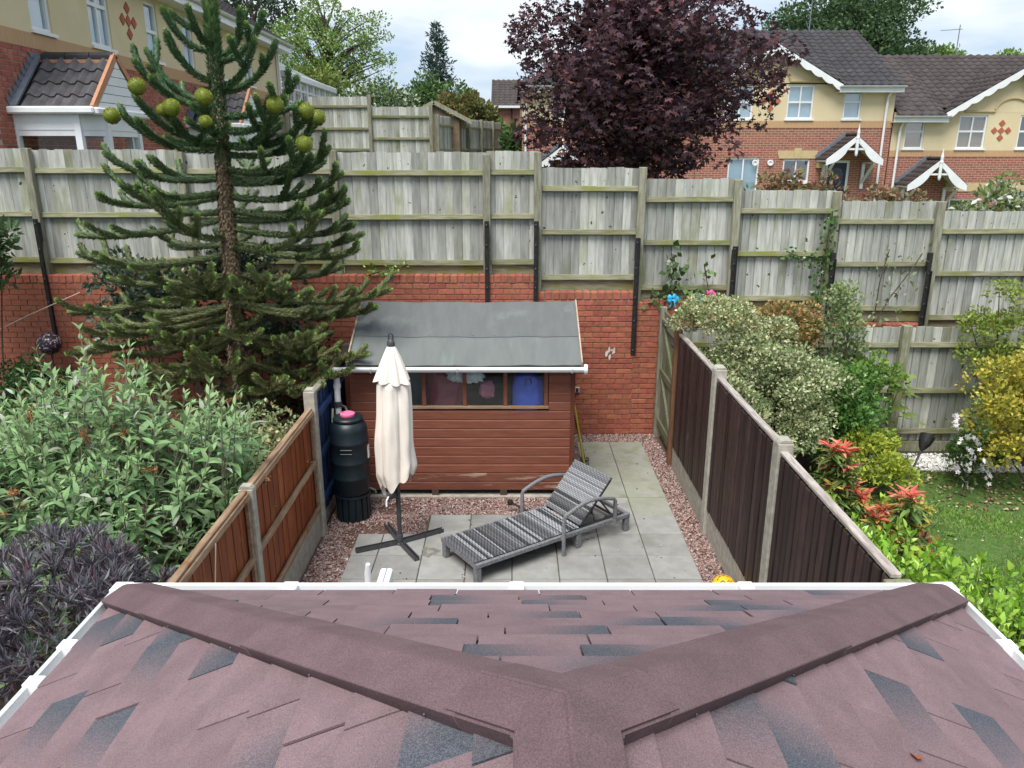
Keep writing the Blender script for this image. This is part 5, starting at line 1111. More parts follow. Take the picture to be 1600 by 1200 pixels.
    for k in range(6):
        z0_, z1_ = ze + rise * k / 6, ze + rise * (k + .93) / 6; h0, h1 = half * (1 - k / 6) - .05, half * (1 - (k + .93) / 6) - .05
        if h1 < .02: h1 = .005
        MB().prism([(cx - h0, z0_), (cx + h0, z0_), (cx + h1, z1_), (cx - h1, z1_)], -D - .04, -D - .02).build('gable_board', WHITE, rt, world=False)
    MB().bar((cx - half - .05, .02, ze), (cx - half - .05, -D - .06, ze), .1, .1).bar((cx - half - .05, -D - .06, ze - .01), (cx + half + .05, -D - .06, ze - .01), .1, .1).build('porch_gutter', WHITE, rt, world=False, bevel=.02)
    return rt
bay_porch(lh, 11.42 - LY); bay_porch(lh, 17.5 - LY)
MB().box((LEN + .0, .0, 2.2), (LEN + 6.5, .12, 3.55)).build('garden_wall', HBRICK, lh, world=False)
# ---- white conservatory at the end of the row
cv = thing('conservatory', 'white glazed lean-to conservatory beyond the left house', 'conservatory', (-7.6, 28, 3.2))
for y in np.arange(25.3, 32.2, .86):
    b = MB(); b.box((-7.06, y - .05, 3.6), (-6.95, y + .05, 6.2)); b.bar((-7.0, y, 6.25), (-9.6, y, 7.5), .07, .06); b.build('glazing_post', WHITE, cv)
b = MB()
for z in (5.0, 5.45, 5.85): b.box((-7.03, 25.3, z - .03), (-6.97, 32, z + .03))
for y in np.arange(25.3, 32.2, .2867): b.box((-7.02, y - .015, 5.0), (-6.98, y + .015, 6.15))
b.build('glazing_bar', WHITE, cv); box('eaves_beam', cv, (-7.12, 25.1, 6.12), (-6.88, 32.2, 6.32), WHITE, .02)
put('roof_glass', mesh('roof_glass', [(-6.95, 25.2, 6.3), (-6.95, 32.1, 6.3), (-9.6, 32.1, 7.55), (-9.6, 25.2, 7.55)], [(0, 1, 2, 3)], HGLASS), cv)
put('side_glass', mesh('side_glass', [(-7.0, 25.3, 3.6), (-7.0, 32, 3.6), (-7.0, 32, 6.1), (-7.0, 25.3, 6.1)], [(0, 1, 2, 3)], HGLASS), cv)
box('inner_wall', cv, (-9.7, 25.2, 3.2), (-9.55, 32.1, 8.0), CREAM)

# ---- second row of fence far behind
ff = thing('far_fence', 'weathered grey board fence on the rise beyond the left house', 'fence', (-3.5, 23, 3.6))
FP = [(-8.3, -6.35, 5.26, 23), (-6.32, -5.78, 5.22, 23), (-5.74, -4.03, 5.41, 23), (-3.98, -2.31, 5.14, 23.0)]
FB2 = {}
for x0, x1, zt, y in FP:
    n = max(3, round((x1 - x0) / .115)); w = (x1 - x0) / n; fm = feather(w + .012, 1.75, FBOARD, .02, .007)
    for i in range(n): put('board', fm, ff, (x0 + w*(i+.5), y, zt - 1.75 + random.uniform(-.01, .01)))
    for dz in (.26, .85, 1.42): put('rail', boxm((x1 - x0, .05, .07), FRAIL, .006), ff, ((x0 + x1)/2, y - .045, zt - dz))
    put('post', boxm((.1, .1, 1.9), FPOST, .006), ff, (x1 + .02, y - .08, zt - .9))
p0, p1 = Vector((-2.2, 23.1, 4.93)), Vector((-.42, 31.0, 5.0)); nP = 5
for k in range(nP):
    a, e = p0.lerp(p1, k / nP), p0.lerp(p1, (k + 1) / nP); d = e - a; rz_ = math.atan2(d.y, d.x); l = math.hypot(d.x, d.y); n = 13; w = l / n; fm = feather(w + .012, 1.7, FBOARD, .02, .007)
    for i in range(n): c_ = a.lerp(e, (i + .5) / n); put('board', fm, ff, (c_.x, c_.y, c_.z - 1.7), (0, 0, rz_))
    nrm = Vector((d.y, -d.x, 0)).normalized()
    for dz in (.26, .95): c_ = a.lerp(e, .5) + nrm * .05; put('rail', boxm((round(l, 2), .05, .07), FRAIL, .006), ff, (c_.x, c_.y, c_.z - dz), (0, 0, rz_))
    c_ = a + nrm * .08; put('post', boxm((.1, .1, 1.8), FPOST, .006), ff, (c_.x, c_.y, c_.z - .88), (0, 0, rz_))
ap = thing('playhouse', 'timber gabled shed roof peeping over the far fence', 'shed', (-2.3, 25.5, 3.4)); WM_ = mat('playhouse_wood', (.2, .15, .1), (.14, .1, .07), rough=.9)
MB().prism([(-3.0, 3.6), (-1.6, 3.6), (-1.6, 4.85), (-2.35, 5.28), (-3.0, 4.9)], 24.6, 26).build('wall', WM_, ap)
MB().bar((-2.35, 24.5, 5.36), (-1.2, 24.5, 4.78), .05, .12).bar((-2.35, 24.5, 5.36), (-3.2, 24.5, 4.9), .05, .12).build('bargeboard', FPOST, ap)
MB().add([(-2.35, 24.5, 5.4), (-1.2, 24.5, 4.82), (-1.2, 26.1, 4.82), (-2.35, 26.1, 5.4), (-3.2, 24.5, 4.94), (-3.2, 26.1, 4.94)], [(0, 1, 2, 3), (0, 3, 5, 4)]).build('roof', WM_, ap)

# ================================================================ monkey puzzle tree
mk = thing('monkey_puzzle_tree', 'tall monkey puzzle tree with spiky branches and round yellow-green cones', 'tree', (-3.30, 8.85, 0))
def trunk_at(z): f = min(max(z / 5.6, 0), 1); return np.array([-3.31 + .16 * f, 8.85, z])
TSC = (np.array([(0, .5, 0), (0, -.5, 0), (1, 0, .0), (.25, 0, .22)]), np.array([(0, 3, 2), (3, 1, 2)]))
def rope(pts, r0=.027, L0=.046, w=.018, per=6, ds=.0145, olive=0.0, tipcol=(.16, .27, .06), tiplen=.07):
    pts = np.asarray(pts, float); seg = np.linalg.norm(np.diff(pts, axis=0), axis=1); s = np.concatenate([[0], np.cumsum(seg)]); tot = s[-1]
    n = max(4, int(tot / ds)); u = np.linspace(0, tot, n); P = np.stack([np.interp(u, s, pts[:, i]) for i in range(3)], 1); T = norm(np.gradient(P, axis=0))
    ref = np.where(np.abs(T[:, 2:3]) > .9, np.array([[1., 0, 0]]), np.array([[0, 0, 1.]])); X = norm(np.cross(ref, T)); Y = np.cross(T, X)
    k = np.arange(n)[:, None] * 2.39996 * .5 + np.arange(per)[None] * 2 * math.pi / per; k = k + RNG.normal(size=k.shape) * .15
    rad = X[:, None] * np.cos(k)[..., None] + Y[:, None] * np.sin(k)[..., None]
    tip = np.clip((tot - u) / tiplen, 0, 1); taper = .55 + .45 * np.clip((tot - u) / .05, 0, 1)
    pos = P[:, None] + rad * (r0 * .55 * taper)[:, None, None]; D = norm(T[:, None] * .72 + rad * .72 + RNG.normal(size=rad.shape) * .1)
    S = norm(np.cross(rad, T[:, None] + 0 * rad)); Nn = np.cross(D, S)
    ln = L0 * (taper[:, None] * RNG.uniform(.8, 1.2, k.shape))[..., None, None]; tv, tf = TSC
    V = pos[:, :, None] + ln * (tv[None, None, :, 0:1] * D[:, :, None] + tv[None, None, :, 1:2] * (w / L0) * 2 * S[:, :, None] + tv[None, None, :, 2:3] * Nn[:, :, None])
    m = n * per; F = (tf[None] + (np.arange(m) * 4)[:, None, None]).reshape(-1, 3)
    base = np.array([.06, .118, .05]) * (1 - olive) + np.array([.165, .175, .075]) * olive  # olive-brown on lower branches: a window-glass reflection painted into the leaf colour
    c = (base[None] * tip[:, None] + np.array(tipcol) * (1 - tip[:, None]))[:, None] * RNG.uniform(.65, 1.35, (n, per, 1)); c = np.repeat(c.reshape(-1, 3), 4, 0)
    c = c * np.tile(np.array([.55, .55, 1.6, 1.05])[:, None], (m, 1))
    return V.reshape(-1, 3), F, np.clip(c, 0, 1)
def bez(a, c, b, n=14): t = np.linspace(0, 1, n)[:, None]; return (1-t)**2*a + 2*t*(1-t)*c + t*t*b
def branch(A, T, nside, olive, sidelen=.42, start=.35):
    A, T = np.array(A), np.array(T); h = T - A; Cn = A + np.array([h[0]*.66, h[1]*.66, h[2]*.2 - .08 - .09*np.linalg.norm(h[:2])]); cur = bez(A, Cn, T); parts = [rope(cur, olive=olive)]
    fl = norm(np.array([h[0], h[1], 0])); sd = np.array([-fl[1], fl[0], 0])
    for i in range(nside):
        f = start + (.93 - start) * (i // 2 * 2 + .5) / max(nside, 1) + RNG.uniform(-.03, .03); idx = f * 13; j = int(min(idx, 12)); p = cur[j] + (cur[j+1] - cur[j]) * (idx - j); tg = norm(cur[j+1] - cur[j]); sg = 1 if i % 2 else -1
        l = sidelen * RNG.uniform(.6, 1.15) * (1.15 - .6 * f); d = norm(tg * .75 + sd * sg * .8 + np.array([0, 0, RNG.uniform(-.2, .5)])); e = p + d * l + np.array([0, 0, l * .22]); parts.append(rope(bez(p, p + d * l * .6 - np.array([0, 0, l * .08]), e, 8), r0=.024, L0=.042, olive=olive))
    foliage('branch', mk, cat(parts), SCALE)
F_, P_c, H_ = 1200.0, R(16.7), 3.88
def at(x, y, Y): 
    u, v = (x - 800) / F_, (y - 600) / F_; s, c = math.sin(P_c), math.cos(P_c); f = c - v * s; t = Y / f
    return np.array([u * t, Y, H_ + (-s - v * c) * t])
HERO = [(252, 10, 8.7, 5.05), (292, 6, 8.4, 5.1), (384, 14, 8.9, 5.0), (412, 16, 8.6, 4.95), (258, 46, 8.5, 4.75), (432, 62, 8.7, 4.65), (398, 58, 8.3, 4.7), (208, 92, 8.6, 4.5), (228, 76, 9.1, 4.55), (466, 118, 8.6, 4.4), (448, 150, 8.2, 4.25),
    (190, 175, 8.5, 4.05), (212, 150, 8.2, 4.15), (268, 180, 8.0, 4.1), (320, 165, 8.1, 4.2), (430, 175, 8.1, 4.1), (482, 180, 8.4, 4.1), (494, 192, 8.7, 4.0), (474, 238, 8.2, 3.85),
    (162, 238, 8.6, 3.75), (185, 285, 8.2, 3.6), (152, 308, 8.7, 3.55), (118, 366, 8.8, 3.3), (516, 228, 8.8, 3.7), (536, 268, 8.6, 3.55), (546, 312, 8.5, 3.4), (556, 348, 8.8, 3.2), (562, 388, 8.5, 3.0), (530, 300, 9.2, 3.3),
    (106, 488, 8.6, 2.55), (150, 400, 9.1, 2.9), (240, 300, 7.9, 3.1), (500, 330, 8.0, 3.0), (610, 450, 8.3, 2.5), (590, 478, 8.6, 2.3), (574, 552, 8.1, 1.9), (548, 578, 7.95, 1.7), (145, 520, 8.4, 2.2), (118, 545, 8.7, 2.1), (300, 420, 7.6, 2.5), (420, 430, 7.6, 2.5), (255, 520, 7.6, 2.0), (490, 520, 7.7, 2.0), (505, 600, 7.8, 1.5), (335, 560, 7.5, 1.7), (430, 590, 7.5, 1.5), (200, 590, 7.9, 1.6), (560, 470, 9.2, 2.3), (120, 395, 8.2, 2.9)]
for i, (x, y, Y, za_) in enumerate(HERO):
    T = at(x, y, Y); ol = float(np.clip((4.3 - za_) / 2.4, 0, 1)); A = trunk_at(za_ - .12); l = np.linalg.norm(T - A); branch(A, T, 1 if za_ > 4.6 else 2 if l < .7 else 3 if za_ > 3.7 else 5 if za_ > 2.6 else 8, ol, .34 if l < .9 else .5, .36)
zw = .75; kk = 0
while zw < 3.9:
    nbr_ = 5 if zw < 2.6 else 3
    for i in range(nbr_):
        a = (2*math.pi*(i + .5*(kk % 2))/nbr_ if zw < 2.6 else (.3, 1.57, 2.85)[i]) + RNG.uniform(-.3, .3); l = float(np.interp(zw, [.7, 1.6, 2.5, 3.5, 4.3, 5.2], [1.15, 1.6, 1.7, 1.25, .85, .4])) * RNG.uniform(.75, 1.05); el = float(np.interp(zw, [.7, 1.6, 2.5, 3.5, 4.3, 5.2], [-.35, -.3, -.12, .12, .4, .9]))
        A = trunk_at(zw); T = A + np.array([math.cos(a)*l, math.sin(a)*l, math.tan(el)*l*.8 + .1]); T[0] = min(T[0], -1.75); T[1] = min(T[1], 10.2)
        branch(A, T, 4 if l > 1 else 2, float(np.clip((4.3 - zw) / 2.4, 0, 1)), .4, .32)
    zw += .36; kk += 1
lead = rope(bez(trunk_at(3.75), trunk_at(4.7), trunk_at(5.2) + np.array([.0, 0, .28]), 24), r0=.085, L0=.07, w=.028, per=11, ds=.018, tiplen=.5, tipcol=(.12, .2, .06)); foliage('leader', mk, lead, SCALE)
# scaly trunk
tp = [trunk_at(z) for z in np.linspace(0, 5.3, 20)]; b = MB(); b.tube([tuple(p) for p in tp], [float(np.interp(p[2], [0, 5.3], [.125, .05])) for p in tp], 14); b.build('trunk', mat('monkey_trunk', (.17, .125, .08), (.1, .072, .047), rough=.95, scale=20), mk, smooth=True)
n = 5200; zt = RNG.uniform(0.2, 4.9, n); row = np.round(zt / .03); a = (np.arange(n) * 2.39996) % 6.283; P = np.array([trunk_at(z) for z in zt]); rr = np.interp(zt, [0, 5.3], [.12, .05]); rd = np.stack([np.cos(a), np.sin(a), 0*a], 1)
tv, tf = TSC; D = norm(rd * .55 + np.array([0, 0, -.8])); S = norm(np.cross(rd, np.array([0, 0, 1.]))); Nn = np.cross(D, S); pos = P + rd * rr[:, None]
V = pos[:, None] + .045 * (tv[None, :, 0:1] * D[:, None] + tv[None, :, 1:2] * .85 * S[:, None] + tv[None, :, 2:3] * Nn[:, None]); F = (tf[None] + (np.arange(n)*4)[:, None, None]).reshape(-1, 3)
c = np.repeat(np.array([[.22, .16, .1]]) * RNG.uniform(.5, 1.5, (n, 1)), 4, 0); o = foliage('trunk_scales', mk, (V.reshape(-1, 3), F, np.clip(c, 0, 1)), SCALE)
# cones
def cone_mesh(seed):
    d = sphere_dirs(900); P = d * np.array([.085, .085, .078]); v, f, c = leafmesh(P, d + np.array([0, 0, .6]), .016, T_small(.2, .0, .1), [(.3, .33, .035), (.22, .27, .03), (.38, .38, .05)], flat=.2)
    bm = bmesh.new(); bmesh.ops.create_icosphere(bm, subdivisions=2, radius=.084); bv = np.array([x.co[:] for x in bm.verts]); bf = np.array([[x.index for x in q.verts] for q in bm.faces]); bm.free()
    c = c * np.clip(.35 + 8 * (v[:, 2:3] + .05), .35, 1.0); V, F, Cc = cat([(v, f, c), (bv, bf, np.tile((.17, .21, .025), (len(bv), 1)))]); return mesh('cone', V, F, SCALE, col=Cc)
CM = [cone_mesh(1), cone_mesh(2)]
for i, (x, y, Y) in enumerate([(214, 135, 8.15), (175, 181, 8.45), (268, 168, 7.98), (255, 172, 8.05), (318, 152, 8.08), (430, 165, 8.08), (478, 174, 8.38), (496, 184, 8.65), (475, 226, 8.18), (321, 190, 7.95)]):
    put('cone', CM[i % 2], mk, tuple(at(x, y, Y)), (0, 0, i), ((.7,)*3 if i in (3, 9) else (.9, .9, .96)))

# ================================================================ trees in the background
GREEN1 = [(.16, .26, .055), (.21, .32, .07), (.13, .21, .045), (.26, .37, .1)]
PURP = [(.09, .048, .06), (.072, .04, .052), (.11, .054, .062), (.056, .034, .046), (.135, .058, .058), (.11, .074, .086)]
mp_t = tree('purple_maple', 'large purple-leaved maple tree behind the stepped fence', (2.45, 16, 1.6), (2.32, 16, 5.15), (2.62, 2.4, 2.95), 230, 120, .135, T_star(), PURP, .13, GREYB, LEAFD, limbs=26, brange=(.12, .26), spread=(.2, .95), zmin=-.9, flat=.6, out=.55, upb=-.2, shape=lambda d: np.clip(1 + .2*np.sin(5*d[:, 2]+1) + .14*np.sin(3*np.arctan2(d[:, 1], d[:, 0])+4*d[:, 2]), .6, 1.12))
tree('spring_tree', 'airy light green tree beyond the left house roof', (-9.3, 40, 3.2), (-9.0, 40, 8.3), (3.3, 3, 3.0), 150, 85, .125, T_small(.34), GREEN1, .2, TREEB, LEAF, limbs=60, brange=(.09, .2), spread=(.35, 1.05), zmin=-.6)
tree('dark_tree', 'dark green tree rising behind the left house eaves', (-13.5, 44, 3.2), (-13.5, 44, 10), (3, 3, 4), 60, 70, .28, T_small(.2), [(.05, .085, .05), (.065, .1, .06)], .2, TREEB, LEAFD, brange=(.15, .3))
bt = tree('broad_tree', 'dense dark green tree behind the right house roofs', (18.8, 46, 2), (18.6, 46, 9.6), (4.7, 4, 3.9), 170, 150, .2, T_small(.34), [(.065, .12, .05), (.085, .145, .06), (.05, .095, .04), (.1, .17, .065)], .35, TREEB, LEAF, brange=(.16, .28), spread=(.3, .92), zmin=-.6)
tree('low_tree', 'pale green treetop showing above the right-hand roof ridge', (25, 50, 2), (25.0, 50, 8.4), (2.6, 3, 1.9), 50, 60, .28, T_small(.3), GREEN1, .2, brange=(.16, .3)); tree('low_tree', 'small green treetop at the far right skyline', (30.5, 50, 2), (30.5, 50, 7.8), (3.2, 3, 2.1), 50, 60, .28, T_small(.3), GREEN1, .2, brange=(.16, .3))
# conifer
cf = thing('conifer', 'slim grey-green conifer in the middle of the skyline', 'tree', (-5.0, 55, 2.6)); parts = []
for z in np.arange(4.5, 12.1, .32):
    L = (12.3 - z) * .31 + .12; nn = 9
    for i in range(nn):
        a = RNG.uniform(0, 6.28); l = L * RNG.uniform(.6, 1.15); k = max(6, int(l * 22)); f = RNG.uniform(.15, 1, k)[:, None]; d = np.array([math.cos(a), math.sin(a), 0]); P = np.array([-5.0, 55, z]) + d * l * f + np.array([0, 0, 1]) * (.28 * l * f ** 2) + RNG.normal(size=(k, 3)) * .07
        parts.append(leafmesh(P, d[None] * .6 + np.array([0, 0, .5]) + RNG.normal(size=(k, 3)) * .5, .3, T_small(.16), [(.06, .1, .08), (.08, .12, .095), (.05, .085, .07)], flat=.2))
foliage('crown', cf, cat(parts), LEAFD); MB().tube([(-5, 55, 2.6), (-5, 55, 12)], [.18, .03], 8).build('trunk', TREEB, cf)
for nm, lab, c, r, nb_, per, cols in [
    ('hawthorn_bush', 'white-flowering bush behind the far fence', (-5.6, 34, 5.4), (2.0, 1.5, 1.35), 60, 60, [(.1, .17, .05), (.12, .2, .06), (.08, .14, .04), (.5, .52, .42)]),
    ('willow_bush', 'yellow-green bush below the airy tree beyond the conservatory', (-8.3, 36, 5.8), (2.2, 1.5, 1.9), 70, 60, [(.17, .22, .05), (.2, .25, .06), (.14, .19, .045)]),
    ('green_bush', 'fresh green bush in front of the conifer', (-3.6, 40, 6.0), (2.1, 1.6, 1.75), 60, 60, [(.09, .16, .05), (.12, .2, .06), (.07, .13, .04)]),
    ('orange_tinted_bush', 'green bush with orange new leaves above the playhouse roof', (-1.9, 32, 5.1), (1.3, 1.2, 1.2), 50, 60, [(.12, .16, .05), (.2, .16, .06), (.09, .14, .04), (.26, .17, .07)]),
    ('far_bush', 'bright green bush beside the distant brick house', (-.9, 36, 4.6), (.8, 1, 1.5), 40, 50, [(.12, .2, .05), (.16, .24, .06)]),
    ('far_bush', 'dark green bush at the end of the far fence', (.15, 28, 4.0), (.5, .7, .8), 30, 50, [(.07, .13, .04), (.1, .17, .05)]),
    ('skyline_bush', 'low dark bush behind the white-flowering one', (-4.6, 45, 5.2), (3.6, 1.5, 1.8), 60, 60, [(.08, .13, .045), (.1, .16, .055)])]:
    bush(nm, lab, c, r, nb_, per, .2, T_small(.3), cols, stems=5, brange=(.18, .34), zmin=-.6)
# hedge showing over the stepped fence
bush('laurel_hedge', 'straggly hedge of cream and reddish leaves above the fence right of the maple', (3.9, 11.1, 3.0), (1.1, .35, .82), 60, 45, .075, T_small(.28), [(.35, .3, .16), (.2, .19, .07), (.24, .1, .07), (.17, .2, .06), (.3, .17, .11)], stems=6, brange=(.1, .2), zmin=-.2)
bush('laurel_hedge', 'reddish leaved hedge above the fence in front of the lower house porch', (5.4, 11.1, 2.8), (.9, .35, .8), 50, 45, .075, T_small(.28), [(.3, .2, .13), (.24, .1, .07), (.2, .19, .07), (.33, .28, .16)], stems=6, brange=(.1, .2), zmin=-.2)
bush('flowering_hedge', 'pale green hedge with white flowers above the fence at the right edge', (7.0, 11.2, 2.8), (1.25, .4, .85), 70, 50, .09, T_small(.28), [(.22, .28, .1), (.27, .33, .13), (.17, .23, .07), (.65, .65, .6)], stems=6, brange=(.1, .22), zmin=-.2)

# ================================================================ left garden
# buddleia: arching shoots with opposite leaves
bd = thing('buddleia', 'big grey-green buddleia bush spilling over the orange fence', 'shrub', (-3.5, 5.8, 0)); TL = T_lance(.19, .24, .05); P_, D_, S_ = [], [], []; stems = MB(); spikes = []
for i in range(900):
    d = sphere_dirs(1, -.15)[0]; f = RNG.uniform(.74, 1.0) if i % 4 else RNG.uniform(.4, .75); lob = 1 + .16*math.sin(3.1*d[0]+5*d[1]) + .1*math.sin(7*d[0]-4*d[2])
    base = np.array([-3.6, 5.95, .62]) + d * np.array([1.72, 1.45, 1.14]) * f * lob; base[0] = min(base[0], -2.3 if base[2] < 1.3 else -2.12)
    if base[2] < .25: continue
    dr_ = norm(d * .7 + np.array([0, 0, .75]) + RNG.normal(size=3) * .25); L_ = RNG.uniform(.28, .5); np_ = 6; a0 = RNG.uniform(0, 6.28); x_ = norm(np.cross(dr_, np.array([.3, .2, 1]))); y_ = np.cross(dr_, x_)
    dr_ = norm(dr_ * np.array([.35, 1, 1])) if base[0] > -2.5 and dr_[0] > 0 else dr_; top = base + dr_ * L_; stems.tube([tuple(base - dr_ * .25), tuple(base), tuple(top)], [.008, .006, .003], 4, cap=False)
    for j in range(np_):
        g = j / (np_ - 1); p = base + dr_ * L_ * g
        for sgn in (0, 1):
            a = a0 + j * math.pi / 2 + sgn * math.pi; rd = x_ * math.cos(a) + y_ * math.sin(a); P_.append(p); D_.append(rd * (1.0 - .62*g) + dr_ * (.25 + .75*g) + np.array([0, 0, -.12])); S_.append((.175 - .095 * g) * RNG.uniform(.8, 1.15))
    if i % 26 == 0: spikes.append((top, dr_))
P_, D_, S_ = np.array(P_), np.array(D_), np.array(S_); stems.build('stems', mat('green_stem', (.2, .2, .13), (.15, .14, .09), rough=.8), bd)
tip = np.clip((.17 - S_) / .1, 0, 1)[:, None]; cB = np.array([[.17, .29, .13]]) * (1 - tip) + np.array([[.3, .43, .2]]) * tip; und = RNG.uniform(size=len(P_)) < .06; cB[und] = (.4, .44, .36)
# the leaves that show largest are pieces of their own
cd = np.linalg.norm(P_ - np.array([0, 0, 3.88]), axis=1); outward = np.einsum('ij,ij->i', norm(P_ - np.array([-3.6, 5.95, .72])), norm(np.array([0, 0, 3.88]) - P_)); px_ok = (np.abs(P_[:, 0]) / (P_[:, 1]) < .68)
score = S_ / cd * (outward > .25) * px_ok; pick = np.argsort(-score)[:290]; isel = np.zeros(len(P_), bool); isel[pick] = True
foliage('foliage', bd, leafmesh(P_[~isel], D_[~isel], S_[~isel], TL, cB[~isel], flat=.75), LEAFD)
def leafobjs(parent, P, D, S, T, cols, m, flat=.75, name='leaf'):
    D, Sd, Nn = frames(D, flat=flat); pal = []
    for c in cols: pal.append(mesh('leaf', T[0], T[1], m, col=np.tile(np.array(c), (len(T[0]), 1)), smooth=True))
    for i in range(len(P)):
        M4 = Matrix(((D[i][0], Sd[i][0], Nn[i][0], 0), (D[i][1], Sd[i][1], Nn[i][1], 0), (D[i][2], Sd[i][2], Nn[i][2], 0), (0, 0, 0, 1))) @ Matrix.Scale(float(S[i]), 4); M4.translation = Vector(P[i]); putm(name, pal[i % len(pal)], parent, M4)
leafobjs(bd, P_[isel], D_[isel], S_[isel] * 1.08, TL, [(.17, .29, .13), (.145, .25, .105), (.2, .32, .15), (.27, .4, .2), (.125, .22, .09), (.2, .31, .165)], LEAFD)
for top, d in spikes:
    e = norm(d + np.array([.4, -.3, -.5])); v, f, c = leafmesh(np.array(top) + np.linspace(0, .2, 90)[:, None] * e[None] + RNG.normal(size=(90, 3)) * .01, RNG.normal(size=(90, 3)), .022, T_small(.35), [(.26, .12, .05), (.2, .09, .04), (.33, .17, .08)]); foliage('flower_spike', bd, (v, f, c), LEAFD)
# dark elder
el = thing('black_elder', 'dark purple lacy-leaved elder bush in the lower left corner', 'shrub', (-2.8, 3.5, 0)); parts = []
EC = [(.18, .17, .2), (.24, .23, .26), (.12, .112, .135), (.32, .31, .34), (.14, .105, .125), (.15, .08, .09), (.2, .19, .22)]
for i in range(640):
    d = sphere_dirs(1, -.3)[0]; f = RNG.uniform(.55, 1.0); lob = 1 + .14*math.sin(4*d[0]+3*d[1]+1) ; c = np.array([-2.66, 3.8, .95]) + d * np.array([.88, 1.0, .72]) * f * lob; c[0] = min(c[0], -2.12 if c[2] < 1.4 else -1.95)
    k = 24; dd = norm(d * .5 + np.array([0, 0, .5]) + RNG.normal(size=(k, 3)) * .6); P = c + dd * RNG.uniform(0, .07, (k, 1)); parts.append(leafmesh(P, dd, .085, T_small(.05, .15), EC, flat=.4))
foliage('foliage', el, cat(parts), LEAF); b = MB()
for i in range(14): d = sphere_dirs(1, .1)[0]; b.tube([(-2.8, 3.5, 0), (-2.8 + d[0]*.3, 3.5 + d[1]*.4, .5), (-2.8 + d[0]*.8, 3.5 + d[1]*1.0, .75 + d[2]*.5)], [.018, .012, .006], 5)
b.build('stem', TREEB, el)
VAR = [(.5, .53, .29), (.22, .29, .11), (.17, .24, .09), (.66, .66, .42), (.2, .27, .11), (.55, .56, .34)]
bush('variegated_shrub', 'small cream variegated shrub behind the left fence post', (-2.5, 7.2, .95), (.42, .5, .55), 40, 75, .045, T_small(.33), VAR + [(.36, .25, .12)], brange=(.2, .36), zmin=-.4)
bush('red_leaf_plant', 'low plant with dark red leaves between the monkey puzzle and the blue fence', (-2.55, 8.5, .75), (.45, .5, .55), 30, 45, .11, T_lance(.2), [(.1, .02, .022), (.05, .09, .03), (.14, .025, .03), (.06, .1, .035)], brange=(.25, .4))
bush('camellia', 'dark leathery shrub behind the monkey puzzle in front of the wall', (-4.75, 9.75, 1.95), (.85, .45, .85), 60, 55, .085, T_small(.3), [(.085, .12, .08), (.065, .095, .06), (.12, .16, .11)], LEAFG, brange=(.18, .32), zmin=-.6)
bush('camellia', 'dark leathery shrub low behind the monkey puzzle trunk', (-3.4, 9.7, 1.7), (1.0, .5, 1.5), 70, 55, .085, T_small(.3), [(.055, .08, .045), (.07, .1, .055), (.045, .07, .04)], LEAFG, brange=(.14, .28), zmin=-.6)
bush('cherry_laurel', 'glossy green laurel at the left edge in front of the tall fence', (-6.75, 9.6, 2.75), (.62, .5, .95), 50, 45, .11, T_lance(.24, .1), [(.07, .13, .045), (.1, .17, .06), (.06, .11, .04)], LEAFG, brange=(.18, .32), zmin=-.8)
bush('ground_cover', 'fresh green leafy mound at the left below the mosaic ball', (-5.6, 8.2, .55), (1.1, .9, .55), 60, 90, .05, T_small(.4), [(.06, .14, .035), (.08, .17, .045), (.045, .11, .03)], brange=(.18, .3), zmin=-.1, stems=3)
bush('ground_cover', 'dark green shrub at the foot of the left brick wall', (-6.3, 9.6, .75), (.8, .5, .65), 40, 80, .05, T_small(.4), [(.04, .09, .03), (.055, .115, .035)], brange=(.2, .32), zmin=-.1, stems=3)
sp = thing('phormium', 'spiky clump of long narrow leaves at the left by the buddleia', 'plant', (-5.05, 8.3, .3))
for i in range(34):
    a = RNG.uniform(0, 6.28); l = RNG.uniform(.6, 1.0); e = RNG.uniform(.7, 1.35); d = np.array([math.cos(a)*math.cos(e), math.sin(a)*math.cos(e), math.sin(e)]); s_ = np.array([-math.sin(a), math.cos(a), 0]) * .014; p0 = np.array([-5.05, 8.3, .4]); V = []
    for k in range(5): f = k / 4; p = p0 + d * l * f + np.array([d[0], d[1], 0]) * .25 * l * f * f - np.array([0, 0, .18 * l * f * f]); V += [p - s_ * (1 - f * .95), p + s_ * (1 - f * .95)]
    put('leaf', mesh('leaf', np.array(V), np.array([(2*k, 2*k+1, 2*k+3, 2*k+2) for k in range(4)]), LEAF, col=np.tile((.17 * RNG.uniform(.7, 1.3), .2, .08), (10, 1))), sp)

# ================================================================ right garden
bush('variegated_bush', 'big grey-cream variegated bush overhanging the brown fence by the gate', (2.98, 8.65, 1.08), (.92, .82, .98), 140, 200, .04, T_small(.34), VAR, brange=(.15, .26), spread=(.5, .92), zmin=-.5, stems=9, xmin=2.16)
vb = bpy.data.objects['variegated_bush']; arr, _ = blob_leaves((2.42, 8.95, 2.0), (.5, .6, .3), 34, 170, .04, T_small(.34), VAR + [(.5, .42, .2)], brange=(.24, .4), zmin=-.5, xmin=2.16); foliage('overhanging_foliage', vb, arr, LEAF)
bush('golden_variegated_shrub', 'orange-yellow tinted variegated shrub top behind the grey-cream bush', (3.35, 9.2, 1.75), (.5, .35, .5), 40, 80, .05, T_small(.34), [(.42, .33, .12), (.3, .26, .1), (.45, .25, .1), (.2, .2, .08)], brange=(.2, .3))
bush('tall_shrub', 'dense dark green lower growth of the tall shrub beside the variegated bush', (3.9, 8.75, .85), (.55, .5, .88), 80, 110, .055, T_small(.32), [(.08, .18, .035), (.1, .22, .045), (.13, .26, .055)], LEAFG, brange=(.2, .34), zmin=-.6)
